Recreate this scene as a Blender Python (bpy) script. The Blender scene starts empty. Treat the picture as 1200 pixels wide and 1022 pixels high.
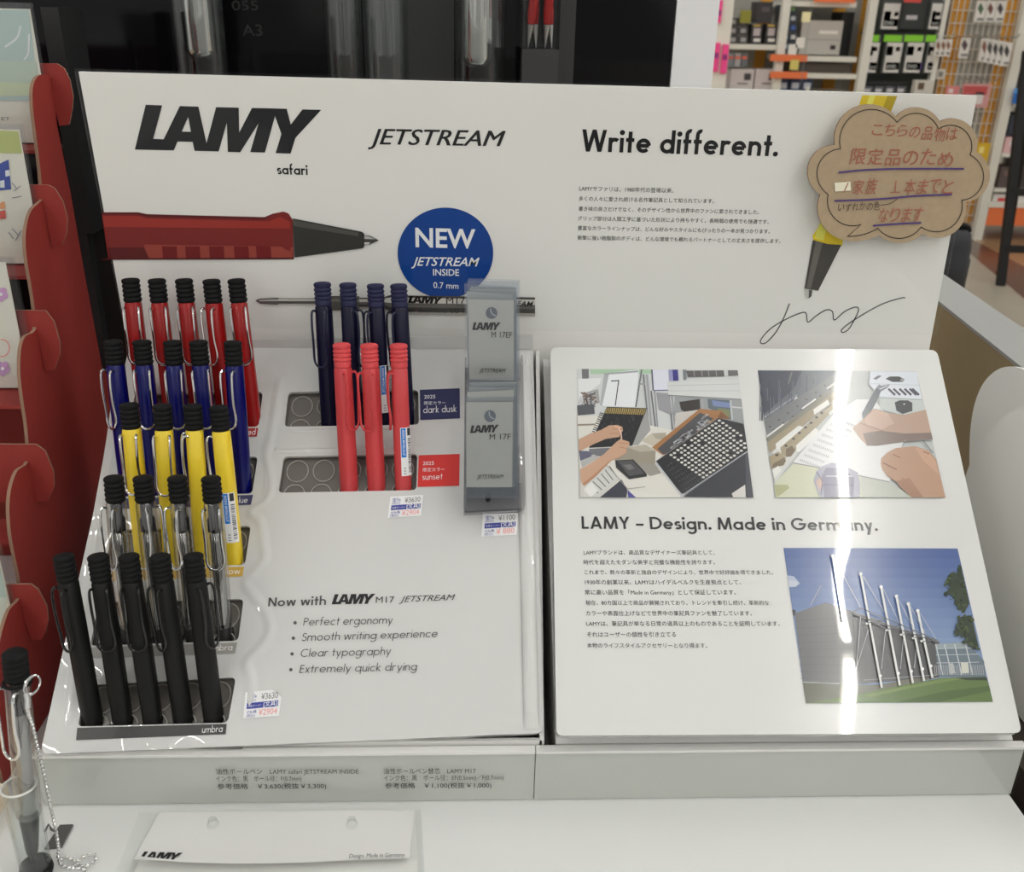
import bpy, math, random
from mathutils import Vector, Matrix
from mathutils.geometry import tessellate_polygon
random.seed(7)
SC = bpy.context.scene
COL = SC.collection

# ------------------------------------------------------------------ camera
CAM = Vector((-0.04743, -0.71067, 0.47585)); PITCH, YAW, ROLL, FPX = 0.41221, 0.04655, 0.0236, 1100.0
_f = Vector((math.sin(YAW)*math.cos(PITCH), math.cos(YAW)*math.cos(PITCH), -math.sin(PITCH)))
_r = _f.cross(Vector((0, 0, 1))).normalized(); _u = _r.cross(_f)
RGT = _r*math.cos(ROLL)+_u*math.sin(ROLL); UPV = -_r*math.sin(ROLL)+_u*math.cos(ROLL); FWD = _f
cam = bpy.data.objects.new('camera', bpy.data.cameras.new('camera')); COL.objects.link(cam)
cam.data.sensor_width = 36; cam.data.lens = FPX/1200*36; cam.data.clip_start = 0.02
mw = Matrix.Identity(4)
for i, v in enumerate((RGT, UPV, -FWD)):
    for k in range(3): mw[k][i] = v[k]
mw.translation = CAM; cam.matrix_world = mw; SC.camera = cam
cam.data.dof.use_dof = True; cam.data.dof.focus_distance = 0.70; cam.data.dof.aperture_fstop = 14.0

# ------------------------------------------------------------------ world, lamps, exposure
SC.view_settings.view_transform = 'Standard'; SC.view_settings.look = 'None'
SC.view_settings.exposure = 0.1; SC.view_settings.gamma = 1.0; SC.view_settings.use_curve_mapping = False
SC.cycles.transparent_max_bounces = 48
wd = bpy.data.worlds.new('store_light'); SC.world = wd; wd.use_nodes = True
wn = wd.node_tree; wb = wn.nodes['Background']; wb.inputs[1].default_value = 0.62
wt = wn.nodes.new('ShaderNodeTexCoord'); wz = wn.nodes.new('ShaderNodeSeparateXYZ'); wr = wn.nodes.new('ShaderNodeValToRGB'); wm = wn.nodes.new('ShaderNodeMapRange')
wm.inputs[1].default_value = -1; wn.links.new(wt.outputs['Generated'], wz.inputs[0]); wn.links.new(wz.outputs[2], wm.inputs[0]); wn.links.new(wm.outputs[0], wr.inputs[0])
for i, (p, c) in enumerate(((0, (.38, .35, .30)), (.42, (.50, .47, .43)), (.50, (.86, .84, .80)), (.60, (.98, .96, .92)), (.68, (.92, .91, .88)), (1, (.88, .87, .84)))):   # floor, shelves, ceiling of the store around
    e = wr.color_ramp.elements[i] if i < 2 else wr.color_ramp.elements.new(p); e.position = p; e.color = (*c, 1)
wv = wn.nodes.new('ShaderNodeTexVoronoi'); wv.inputs['Scale'].default_value = 9.0; wp0 = wn.nodes.new('ShaderNodeVectorMath'); wp0.operation = 'MULTIPLY'; wp0.inputs[1].default_value = (1, 1, .6)
wn.links.new(wt.outputs['Generated'], wp0.inputs[0]); wn.links.new(wp0.outputs[0], wv.inputs['Vector']); wx = wn.nodes.new('ShaderNodeMix'); wx.data_type = 'RGBA'; wx.blend_type = 'MULTIPLY'
wc = wn.nodes.new('ShaderNodeSeparateColor'); wn.links.new(wv.outputs['Color'], wc.inputs[0]); wq = wn.nodes.new('ShaderNodeMapRange'); wq.inputs[3].default_value = .45; wq.inputs[4].default_value = 1.25; wn.links.new(wc.outputs[0], wq.inputs[0])
wx.inputs[0].default_value = 1.0; wn.links.new(wr.outputs[0], wx.inputs[6]); wn.links.new(wq.outputs[0], wx.inputs[7]); wn.links.new(wx.outputs[2], wb.inputs[0])

# ------------------------------------------------------------------ helpers
def lin(c):
    c /= 255.0
    return c/12.92 if c <= 0.04045 else ((c+0.055)/1.055)**2.4
def ink(r, g, b, k=1.3): return tuple(min(0.9, lin(v)*k) for v in (r, g, b))

class PL:                                   # a flat surface of the place: point, normal towards the room, up
    def __init__(s, p, n, up=(0, 0, 1)):
        s.p = Vector(p); s.n = Vector(n).normalized(); u = Vector(up); s.up = (u-s.n*u.dot(s.n)).normalized()
    def off(s, d): return PL(s.p+s.n*d, s.n, s.up)
def ray(x, y): return (FWD+RGT*((x-600)/FPX)+UPV*((511-y)/FPX)).normalized()
def hit(x, y, pl, o=0.0):
    d = ray(x, y); return CAM+d*((pl.p+pl.n*o-CAM).dot(pl.n)/d.dot(pl.n))
def YP(y): return PL((0, y, 0), (0, -1, 0))
def ZP(z): return PL((0, 0, z), (0, 0, 1), (0, 1, 0))
def XP(x): return PL((x, 0, 0), (1, 0, 0))
NS = Vector((0, -0.64468, 0.76445)); US = Vector((0, 0.76445, 0.64468))
SLOPE = PL((0, 0, 0.2433), NS, US); TRAY = SLOPE.off(0.002); BOOK = SLOPE.off(0.012); BOARD = YP(0.0)

MATS = {}
def mat(name, c=(.8, .8, .8), rough=.5, metal=0., coat=0., coat_rough=.05, spec=.5, wob=None, bump=None, mottle=None, alpha=None):
    if name in MATS: return MATS[name]
    m = bpy.data.materials.new(name); m.use_nodes = True; nt = m.node_tree; b = nt.nodes['Principled BSDF']
    b.inputs['Base Color'].default_value = (*c, 1); b.inputs['Roughness'].default_value = rough; b.inputs['Metallic'].default_value = metal
    b.inputs['Coat Weight'].default_value = coat; b.inputs['Coat Roughness'].default_value = coat_rough; b.inputs['Specular IOR Level'].default_value = spec
    tc = nt.nodes.new('ShaderNodeTexCoord')
    def noise(scale, det=2.):
        n = nt.nodes.new('ShaderNodeTexNoise'); n.inputs['Scale'].default_value = scale; n.inputs['Detail'].default_value = det
        nt.links.new(tc.outputs['Object'], n.inputs['Vector']); return n
    def bmp(n, st, dist):
        q = nt.nodes.new('ShaderNodeBump'); q.inputs['Strength'].default_value = st; q.inputs['Distance'].default_value = dist
        nt.links.new(n.outputs['Fac'], q.inputs['Height']); return q
    if wob: nt.links.new(bmp(noise(wob[0], 1.), 1.0, wob[1]).outputs[0], b.inputs['Coat Normal'])
    if bump: nt.links.new(bmp(noise(bump[0], 4.), 1.0, bump[1]).outputs[0], b.inputs['Normal'])
    if mottle:
        n = noise(mottle[0], 6.); r = nt.nodes.new('ShaderNodeMapRange'); r.inputs[3].default_value = 1-mottle[1]; r.inputs[4].default_value = 1+mottle[1]
        nt.links.new(n.outputs['Fac'], r.inputs[0]); mx = nt.nodes.new('ShaderNodeVectorMath'); mx.operation = 'SCALE'
        mx.inputs[0].default_value = c; nt.links.new(r.outputs[0], mx.inputs['Scale']); nt.links.new(mx.outputs[0], b.inputs['Base Color'])
    MATS[name] = m; return m
def printmat(name, rough, coat, wob=None):
    m = mat(name, (.8, .8, .8), rough, coat=coat, coat_rough=.02, wob=wob)
    a = m.node_tree.nodes.new('ShaderNodeAttribute'); a.attribute_name = 'ink'
    m.node_tree.links.new(a.outputs['Color'], m.node_tree.nodes['Principled BSDF'].inputs['Base Color']); return m
def clearmat(name, tint=(1, 1, 1), refl=1.0, rough=.03, base=0.0):
    m = bpy.data.materials.new(name); m.use_nodes = True; nt = m.node_tree; nt.nodes.clear()
    o = nt.nodes.new('ShaderNodeOutputMaterial'); mx = nt.nodes.new('ShaderNodeMixShader'); t = nt.nodes.new('ShaderNodeBsdfTransparent'); g = nt.nodes.new('ShaderNodeBsdfGlossy')
    lw = nt.nodes.new('ShaderNodeFresnel'); ge = nt.nodes.new('ShaderNodeNewGeometry'); ir = nt.nodes.new('ShaderNodeMath'); ir.operation = 'MULTIPLY_ADD'; ir.inputs[1].default_value = 1/1.45-1.45; ir.inputs[2].default_value = 1.45
    nt.links.new(ge.outputs['Backfacing'], ir.inputs[0]); nt.links.new(ir.outputs[0], lw.inputs['IOR'])
    mr = nt.nodes.new('ShaderNodeMath'); mr.operation = 'MULTIPLY_ADD'; mr.inputs[1].default_value = refl; mr.inputs[2].default_value = base; mr.use_clamp = True
    t.inputs[0].default_value = (*tint, 1); g.inputs['Roughness'].default_value = rough
    nt.links.new(lw.outputs[0], mr.inputs[0]); nt.links.new(mr.outputs[0], mx.inputs[0]); nt.links.new(t.outputs[0], mx.inputs[1]); nt.links.new(g.outputs[0], mx.inputs[2]); nt.links.new(mx.outputs[0], o.inputs[0])
    MATS[name] = m; return m
def emat(name, c, s):
    m = bpy.data.materials.new(name); m.use_nodes = True; b = m.node_tree.nodes['Principled BSDF']
    b.inputs['Base Color'].default_value = (*c, 1); b.inputs['Emission Color'].default_value = (*c, 1); b.inputs['Emission Strength'].default_value = s; return m

WHITE = mat('white_card', (.78, .775, .75), .45)
GLOSSW = mat('glossy_white_sheet', (.78, .775, .755), .35, coat=.6, coat_rough=.03, wob=(9., .012))
BOOKW = mat('glossy_white_picture_sheet', (.75, .755, .73), .17, coat=1., coat_rough=.015, wob=(8., .0017))
TRAYW = mat('vacuum_formed_white_sheet', (.665, .665, .645), .35, coat=1., coat_rough=.04, wob=(16., .016))
BOARDW = mat('white_printed_board', (.86, .845, .815), .5, spec=.3)
COUNTER = mat('white_laminate', (.765, .775, .755), .3, coat=.4, coat_rough=.06, wob=(5., .002))
GREYOV = mat('embossed_blister', ink(150, 146, 140), .12, coat=1.)
GREYIN = mat('grey_tray_insert', ink(96, 92, 87), .25, coat=.4, wob=(40., .004))
PRINT = printmat('printed_ink', .5, 0.); PRINT.node_tree.nodes['Principled BSDF'].inputs['Specular IOR Level'].default_value = .2
PRINTB = printmat('printed_ink_under_film', .17, 1., wob=(8., .0017))
PRINTT = printmat('printed_ink_on_tray', .35, .5)
PRINTM = printmat('printed_ink_matte', .6, 0.)
CLEAR = clearmat('clear_acrylic', (.995, 1, .997), .55)
CLEARE = clearmat('clear_tube', (.95, .965, .96), 1.2, base=.02)
CLEARB = clearmat('clear_barrel', (.84, .84, .83), 1.8, .04, .10)
FILM = clearmat('clear_bag_film', (.95, .96, .97), .7, .12, .015)
SMOKE = clearmat('smoked_acrylic', (.84, .84, .85), 1.0, .06, .03)
CHROME = mat('chrome', (.75, .75, .74), .12, 1.)
STEEL = mat('brushed_steel', (.55, .55, .54), .3, 1.)
BLACK = mat('black_rubber', (.006, .006, .0065), .65, spec=.2, bump=(900., .0002))
BLACKG = mat('black_gloss', (.004, .004, .005), .08, spec=.25)
DARKG = mat('dark_grey_panel', (.035, .035, .036), .5)
KRAFT = mat('kraft_card', ink(158, 140, 114), .85, mottle=(220., .10))
KRAFTD = mat('kraft_board', ink(134, 117, 86), .8, mottle=(60., .05))
CUT = mat('cut_card_edge', ink(128, 100, 82), .9)
RED = mat('red_cardboard', ink(134, 47, 42, 1.22), .6, spec=.3, mottle=(30., .04))
SHELFW = mat('shelf_white_metal', ink(205, 203, 192), .5)
ORANGE = mat('orange_shelf_rail', ink(214, 110, 62), .5)
PEG = mat('pegboard_amber', ink(196, 140, 50), .6)

class MB:
    def __init__(s): s.v = []; s.f = []; s.m = []; s.c = []; s.mats = []; s.hascol = False
    def mi(s, m):
        if m not in s.mats: s.mats.append(m)
        return s.mats.index(m)
    def raw(s, vs, fs, m, col=None):
        b = len(s.v); s.v += [Vector(v) for v in vs]; k = s.mi(m)
        for f in fs: s.f.append([b+i for i in f]); s.m.append(k); s.c.append(col or (.8, .8, .8))
        if col: s.hascol = True
        return s
    def poly(s, pts, m, col=None): return s.raw(pts, [list(range(len(pts)))], m, col)
    def slab(s, pts, d, m, edge=None, col=None):     # front outline pts, pushed by vector d
        n = len(pts); d = Vector(d)
        s.raw(list(pts)+[Vector(p)+d for p in pts], [list(range(n)), list(range(2*n-1, n-1, -1))], m, col)
        s.raw(list(pts)+[Vector(p)+d for p in pts], [[(i+1) % n, i, n+i, n+(i+1) % n] for i in range(n)], edge or m, col)
        return s
    def box(s, a, b, m, col=None):
        x0, y0, z0 = a; x1, y1, z1 = b
        return s.raw([(x0,y0,z0),(x1,y0,z0),(x1,y1,z0),(x0,y1,z0),(x0,y0,z1),(x1,y0,z1),(x1,y1,z1),(x0,y1,z1)],
                     [(0,3,2,1),(4,5,6,7),(0,1,5,4),(1,2,6,5),(2,3,7,6),(3,0,4,7)], m, col)
    def lathe(s, prof, n, m, sx=1., sy=1., pw=2., cap=True, org=(0, 0, 0)):
        vs = []; ox, oy, oz = org
        for r, z in prof:
            for i in range(n):
                a = 2*math.pi*i/n; c, q = math.cos(a), math.sin(a)
                k = (abs(c)**pw+abs(q)**pw)**(-1/pw)
                vs.append((ox+r*sx*c*k, oy+r*sy*q*k, oz+z))
        fs = [[j*n+i, j*n+(i+1) % n, (j+1)*n+(i+1) % n, (j+1)*n+i] for j in range(len(prof)-1) for i in range(n)]
        if cap: fs += [list(range(n-1, -1, -1)), [(len(prof)-1)*n+i for i in range(n)]]
        return s.raw(vs, fs, m)
    def tube(s, pts, r, m, n=8, closed=False):
        pts = [Vector(p) for p in pts]; N = len(pts); vs = []; t0 = None
        for i, p in enumerate(pts):
            a = pts[i-1] if (i or closed) else p; b = pts[(i+1) % N] if (i < N-1 or closed) else p
            t = (b-a).normalized()
            if t0 is None: e = t.orthogonal().normalized()
            else: e = (e-t*e.dot(t)).normalized()
            t0 = t; g = t.cross(e)
            for k in range(n):
                an = 2*math.pi*k/n; vs.append(p+(e*math.cos(an)+g*math.sin(an))*r)
        fs = [[j*n+i, j*n+(i+1) % n, ((j+1) % N)*n+(i+1) % n, ((j+1) % N)*n+i] for j in range(N if closed else N-1) for i in range(n)]
        if not closed: fs += [list(range(n-1, -1, -1)), [(N-1)*n+i for i in range(n)]]
        return s.raw(vs, fs, m)
    def ball(s, c, r, m, n=8, k=6):
        return s.lathe([(max(1e-5, r*math.sin(math.pi*j/k)), -r*math.cos(math.pi*j/k)) for j in range(k+1)], n, m, cap=False, org=c)
    def mesh(s, name, smooth=False):
        me = bpy.data.meshes.new(name); me.from_pydata([tuple(v) for v in s.v], [], s.f)
        for m in s.mats: me.materials.append(m)
        me.polygons.foreach_set('material_index', s.m)
        if s.hascol:
            at = me.color_attributes.new('ink', 'FLOAT_COLOR', 'CORNER'); d = []
            for p, c in zip(me.polygons, s.c): d += [c[0], c[1], c[2], 1.0]*p.loop_total
            at.data.foreach_set('color', d)
        if smooth:
            me.polygons.foreach_set('use_smooth', [True]*len(me.polygons))
            try: me.set_sharp_from_angle(angle=math.radians(40))
            except Exception: pass
        me.validate(); return me
    def build(s, name, parent=None, smooth=False, label=None):
        o = bpy.data.objects.new(name, s.mesh(name, smooth)); COL.objects.link(o)
        if parent:
            o.parent = parent
            o.matrix_parent_inverse = world(parent).inverted()
        if label: o['label'] = label
        return o
def world(o):
    return o.matrix_basis.copy() if o.parent is None else world(o.parent) @ o.matrix_parent_inverse @ o.matrix_basis
def tag(o, label, cat, group=None):
    o['label'] = label; o['category'] = cat
    if group: o['group'] = group
    return o
def struct(o): o['kind'] = 'structure'; return o
def thing(name, label, cat, loc=(0, 0, 0), group=None):
    o = bpy.data.objects.new(name, None); COL.objects.link(o); o.location = loc; o.empty_display_size = .02
    return tag(o, label, cat, group)
def kid(mesh, name, parent, label=None):           # child whose mesh is in the parent's local space
    o = bpy.data.objects.new(name, mesh); COL.objects.link(o); o.parent = parent
    if label: o['label'] = label
    return o

# ------------------------------------------------------------------ lettering
TXT = {}
def textmesh(body, bold=0., shear=0., space=1.):
    k = (body, bold, shear, space)
    if k not in TXT:
        cu = bpy.data.curves.new('t', 'FONT'); cu.body = body; cu.size = 1; cu.offset = bold; cu.shear = shear; cu.resolution_u = 3; cu.space_character = space; cu.fill_mode = 'FRONT'
        ob = bpy.data.objects.new('t', cu); COL.objects.link(ob)
        dg = bpy.context.evaluated_depsgraph_get(); me = bpy.data.meshes.new_from_object(ob.evaluated_get(dg))
        vs = [(v.co.x, v.co.y) for v in me.vertices]; fs = [list(p.vertices) for p in me.polygons]
        bpy.data.objects.remove(ob); bpy.data.meshes.remove(me); bpy.data.curves.remove(cu)
        TXT[k] = (vs, fs)
    return TXT[k]
# a small geometric sans drawn with round strokes (cap height 1)
def arc(cx, cy, rx, ry, a0, a1, n=18):
    return [(cx+rx*math.cos(math.radians(a0+(a1-a0)*i/n)), cy+ry*math.sin(math.radians(a0+(a1-a0)*i/n))) for i in range(n+1)]
def glyph(ch, t):
    X = .66; r = X/2-t; c = X/2; cx = r+t; R = 2*r+2*t; hx = .21
    C = arc(cx, c, r, r, 0, 360, 28)
    st = lambda x, a, b: [(x, a), (x, b)]
    G = {'a': ([C, st(R-t, X, 0)], R), 'b': ([st(t, 1.06, 0), C], R), 'd': ([C, st(R-t, 1.06, 0)], R), 'o': ([C], R),
         'p': ([st(t, X, -.34), C], R), 'q': ([C, st(R-t, X, -.34)], R),
         'g': ([C, [(R-t, X), (R-t, -.1)]+arc(cx, -.06, r, r*.95, -5, -150)], R),
         'e': ([arc(cx, c, r, r, 0, 318), [(t, c), (R-t, c)]], R), 'c': ([arc(cx, c, r, r, 48, 312)], R*.86),
         'n': ([st(t, X, 0), arc(t+hx, X-t-hx, hx, hx, 180, 0)+[(t+2*hx, 0)]], 2*hx+2*t),
         'h': ([st(t, 1.06, 0), arc(t+hx, X-t-hx, hx, hx, 180, 0)+[(t+2*hx, 0)]], 2*hx+2*t),
         'm': ([st(t, X, 0), arc(t+hx, X-t-hx, hx, hx, 180, 0)+[(t+2*hx, 0)], arc(t+3*hx, X-t-hx, hx, hx, 180, 0)+[(t+4*hx, 0)]], 4*hx+2*t),
         'u': ([[(t, X), (t, t+hx)]+arc(t+hx, t+hx, hx, hx, 180, 360)+[(t+2*hx, X)], st(t+2*hx, X, 0)], 2*hx+2*t),
         'r': ([st(t, X, 0), arc(t+.2, X-t-.2, .2, .2, 180, 50)], .36+t*.6), 't': ([st(.16+t*.3, .95, 0), [(0, X-t), (.32+t*.6, X-t)]], .32+t*.6),
         'f': ([[(.13+t*.3, 0), (.13+t*.3, .88)]+arc(.28+t*.3, .88, .15, .17, 180, 75), [(0, X-t), (.32+t*.5, X-t)]], .34+t*.4),
         'i': ([st(t, X, 0)], 2*t), 'l': ([st(t, 1.06, 0)], 2*t), 'k': ([st(t, 1.06, 0), [(.42, X), (t+.04, .33), (.46, 0)]], .48+t*.3),
         's': ([arc(.2+t*.2, X*.74-t*.4, .15, X*.26-t*.55, 35, 250)[:], arc(.2+t*.2, X*.26+t*.4, .16, X*.26-t*.55, 90, -150)], .38+t*.4),
         'w': ([[(t, X), (.21, 0)], [(.21, 0), (.42, X)], [(.42, X), (.63, 0)], [(.63, 0), (.84-t, X)]], .84), 'y': ([[(t, X), (.28, 0)], [(.56-t, X), (.17, -.34)]], .56),
         'x': ([[(t, X), (.46-t, 0)], [(.46-t, X), (t, 0)]], .46), 'v': ([[(t, X), (.25, 0)], [(.25, 0), (.5-t, X)]], .5),
         'L': ([[(t, 1), (t, t), (.45, t)]], .47), 'A': ([[(t, 0), (.38, 1)], [(.38, 1), (.76-t, 0)], [(.17, .27), (.59, .27)]], .76),
         'M': ([[(t, 0), (.16, 1)], [(.16, 1), (.47, 0)], [(.47, 0), (.78, 1)], [(.78, 1), (.94-t, 0)]], .94), 'Y': ([[(t, 1), (.34, .42)], [(.68-t, 1), (.34, .42)], st(.34, .45, 0)], .68),
         'D': ([[(t, t), (t, 1-t), (.3, 1-t)]+arc(.3, .5, .46-t*.5, .5-t, 90, -90)+[(t, t)]], .78), 'P': ([[(t, 0), (t, 1-t), (.26, 1-t)]+arc(.26, .74-t*.3, .22, .26-t*.7, 90, -90)+[(t, .48+t*.4)]], .52),
         'G': ([arc(.5, .5, .5-t, .5-t, 42, 360)+[(.52, .5)]], 1.0), 'C': ([arc(.5, .5, .5-t, .5-t, 48, 312)], .86),
         'N': ([st(t, 0, 1), [(t, 1), (.72-t, 0)], st(.72-t, 0, 1)], .72), 'W': ([[(t, 1), (.29, 0)], [(.29, 0), (.55, 1)], [(.55, 1), (.81, 0)], [(.81, 0), (1.1-t, 1)]], 1.1),
         'S': ([arc(.26, .76-t*.3, .2, .24-t*.6, 30, 262), arc(.26, .27, .22, .27-t*.8, 88, -155)], .5), 'E': ([[(.42, 1-t), (t, 1-t), (t, t), (.42, t)], [(t, .52), (.4, .52)]], .46),
         '.': ([], 2.6*t), '-': ([[(0, .36), (.5, .36)]], .5), ' ': ([], .22)}
    return G[ch]
def ribbon(pts, h, cut=False):
    vs, fs = [], []; n = len(pts)
    if n == 2 and abs(pts[1][1]-pts[0][1]) > .3*abs(pts[1][0]-pts[0][0]) and cut:
        (a, b), (c, d) = pts; w = h*math.hypot(c-a, d-b)/abs(d-b); return [(a-w, b), (a+w, b), (c+w, d), (c-w, d)], [[0, 1, 2, 3]]
    closed = n > 3 and abs(pts[0][0]-pts[-1][0])+abs(pts[0][1]-pts[-1][1]) < 1e-6
    P = [Vector((p[0], p[1])) for p in pts]
    for i in range(n):
        a = P[i-1] if i else (P[-2] if closed else None); b = P[i+1] if i < n-1 else (P[1] if closed else None)
        d1 = (P[i]-a) if a is not None else (b-P[i]); d2 = (b-P[i]) if b is not None else (P[i]-a)
        if d1.length < 1e-9: d1 = d2
        if d2.length < 1e-9: d2 = d1
        d1 = d1.normalized(); d2 = d2.normalized(); n1 = Vector((-d1.y, d1.x)); n2 = Vector((-d2.y, d2.x)); m = n1+n2
        m = n1 if m.length < .2 else m.normalized(); k = 1/max(.42, m.dot(n1))
        vs += [tuple(P[i]+m*h*k), tuple(P[i]-m*h*k)]
    fs = [[2*i, 2*i+1, 2*i+3, 2*i+2] for i in range(n-1)]
    return vs, fs
def futura(body, t=.05, shear=0., gap=.13):
    vs, fs = [], []; x = 0.
    for ch in body:
        strokes, w = glyph(ch, t)
        L = [ribbon(s, t, True) for s in strokes]
        if ch in 'i.': L.append(([(a, b) for a, b in arc(t*1.2 if ch == '.' else t, t*1.2 if ch == '.' else .9, t*1.35, t*1.35, 0, 342, 19)], [list(range(20))]))
        for q_, (v, f) in enumerate(L):
            b = len(vs); vs += [(x+p[0]+shear*p[1], p[1], q_) for p in v]; fs += [[b+i for i in q] for q in f]
        x += w+gap
    return vs, fs
LOGO = [(283,171),(360,174),(318,331),(367,333),(443,177),(530,180),(568,352),(613,182),(719,185),(721,302),(781,186),(944,190),(963,264),(1018,193),(1106,195),(985,326),(962,400),(892,398),(919,308),(889,224),(842,395),(773,393),(812,258),(726,394),(668,392),(663,255),(625,390),(512,387),(503,345),(432,343),(415,385),(232,381)]
LOGOH = [(482,228),(452,297),(495,298)]
def logomesh():
    loops = [[Vector((x, -(y-.024*x), 0)) for x, y in L] for L in (LOGO, LOGOH)]
    tris = tessellate_polygon(loops); vs = [(v.x/215., (v.y+376)/215.) for L in loops for v in L]
    return vs, [list(t) for t in tris]

class Print:                                    # ink lying on a flat surface; layers a few hundredths of a millimetre apart
    def __init__(s, plane, m, sc=1., off=(0, 0), o=.0003, step=3e-5, k=1.3):
        s.pl = plane; s.m = m; s.sc = sc; s.of = off; s.o = o; s.step = step; s.k = k; s.mb = MB()
    def P(s, x, y): return hit(x/s.sc+s.of[0], y/s.sc+s.of[1], s.pl, s.o)
    def poly(s, pts, col, k=None):
        s.o += s.step; k = k or s.k
        s.mb.poly([s.P(*p) for p in pts][::-1], s.m, ink(*col, k)); s.o += s.step; return s
    def ell(s, cx, cy, rx, ry, col, n=32): return s.poly(arc(cx, cy, rx, ry, 0, 360*(n-1)/n, n-1), col)
    def multi(s, polys, col):
        for p in polys: s.mb.poly([s.P(*q) for q in p], s.m, ink(*col, s.k))
        s.o += s.step; return s
    def line(s, pts, w, col, adv=True):
        vs, fs = ribbon(pts, w/2); s.mb.raw([s.P(*v) for v in vs], fs, s.m, ink(*col, s.k))
        if adv: s.o += s.step
        return s
    def put(s, vf, p0, p1, col, h=None, hcap=None, upv=None):   # lettering from baseline start p0 to end p1
        vs, fs = vf
        if not vs: return s
        x0 = min(v[0] for v in vs); x1 = max(v[0] for v in vs); w = x1-x0
        O = s.P(*p0); X = (s.P(*p1)-O)
        if h is None: U = s.pl.up*(X.length/w)
        else: U = (upv or s.pl.up)*abs((s.P(p0[0], p0[1]-h)-O).dot(s.pl.up))/(hcap or .73)
        s.mb.raw([O+X*((v[0]-x0)/w)+U*v[1]+s.pl.n*(8e-6*v[2] if len(v) > 2 else 0) for v in vs], fs, s.m, ink(*col)); s.o += s.step; return s
    def text(s, body, p0, p1, col=(35, 35, 38), h=None, bold=0., shear=0.): return s.put(textmesh(body, bold, shear), p0, p1, col, h, .73)
    def fut(s, body, p0, p1, col=(20, 20, 22), h=None, t=.05, shear=0., gap=.13): return s.put(futura(body, t, shear, gap), p0, p1, col, h, 1.0)
    def logo(s, p0, p1, h, col=(16, 16, 18)): return s.put(logomesh(), p0, p1, col, h, .97)
    def build(s, name, parent, label=None): return s.mb.build(name, parent, label=label)

def arcs(cusps, sags, n=14):                    # closed outline of circular-ish bulges between cusp points (clockwise in the picture)
    out = []
    for i, (a, sg) in enumerate(zip(cusps, sags)):
        b = cusps[(i+1) % len(cusps)]; A = Vector(a); Bv = Vector(b); d = Bv-A; nn = Vector((d.y, -d.x)).normalized()
        if abs(sg) < 1: out.append(tuple(A)); continue
        L = d.length/2; R = (L*L+sg*sg)/(2*abs(sg)); c = (A+Bv)/2+nn*(sg-R if sg > 0 else sg+R)
        a0 = math.atan2(A.y-c.y, A.x-c.x); a1 = math.atan2(Bv.y-c.y, Bv.x-c.x)
        while a1 < a0 and sg > 0: a1 += 2*math.pi
        while a1 > a0 and sg < 0: a1 -= 2*math.pi
        out += [(c.x+R*math.cos(a0+(a1-a0)*k/n), c.y+R*math.sin(a0+(a1-a0)*k/n)) for k in range(n)]
    return out

# ------------------------------------------------------------------ lamps of the store (long strips running away from the display)
LAMP = emat('lamp_diffuser', (1, .985, .95), 44.0)
def ceiling_lamp(x, y, ln=1.5, wd_=.027):
    t = thing('ceiling_lamp', 'long white ceiling strip lamp in its row above the display', 'ceiling lamp', (x-.13*(y+.7), y, 1.9), 'strip lamps under the store ceiling'); t.rotation_euler[2] = math.atan(.13)
    d = MB().box((-wd_/2, -ln/2, 0), (wd_/2, ln/2, .02), LAMP); kid(d.mesh('diffuser'), 'diffuser', t)
    h = MB().box((-wd_/2-.012, -ln/2-.02, .0205), (wd_/2+.012, ln/2+.02, .06), SHELFW); kid(h.mesh('lamp_housing'), 'lamp_housing', t)
for x in (-1.75, .97, 3.5):
    for y in ((-5.0, -3.45, -1.9, -.35, 1.2, 2.75, 4.3) if x == .97 else (-5.0, -3.2, -1.4, 1.2, 3.4)): ceiling_lamp(x, y)  # lamps furthest behind the camera are unseen, added to brighten the upright board

# ------------------------------------------------------------------ floor and counter
FZ = -.80
fl = MB().box((-4, -3, FZ-.02), (8, 9, FZ), mat('wood_floor', ink(152, 124, 92), .22, mottle=(3., .12)))
struct(fl.build('floor'))
g = lambda *p: [hit(x, y, ZP(FZ+.002)) for x, y in p]
st = MB().poly(g((1100, 262), (1128, 290), (1200, 350), (1320, 450), (1320, 395), (1200, 312), (1150, 286), (1128, 275)), mat('brown_floor_tile', ink(92, 66, 52), .25, mottle=(6., .1)))
st.poly(g((1090, 280), (1128, 290), (1200, 350), (1320, 450), (1300, 560), (1200, 430), (1090, 330)), mat('beige_floor_tile', ink(158, 150, 134), .3, mottle=(8., .08)))
struct(st.build('floor_tiles'))
wl = MB().box((-6, 8.0, FZ), (10, 8.1, FZ+3.2), mat('store_wall', ink(186, 184, 176), .7)); struct(wl.build('wall_back'))

ct = thing('display_counter', 'long white laminate counter carrying the pen display', 'counter', (0, 0, 0))
tp = MB().box((-.95, -.75, -.03), (.3218, .36, 0), COUNTER); tp.build('counter_top', ct)
MB().box((-.93, -.72, FZ), (.30, .34, -.03), mat('counter_body', ink(190, 186, 178), .5)).build('counter_body', ct)

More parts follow.
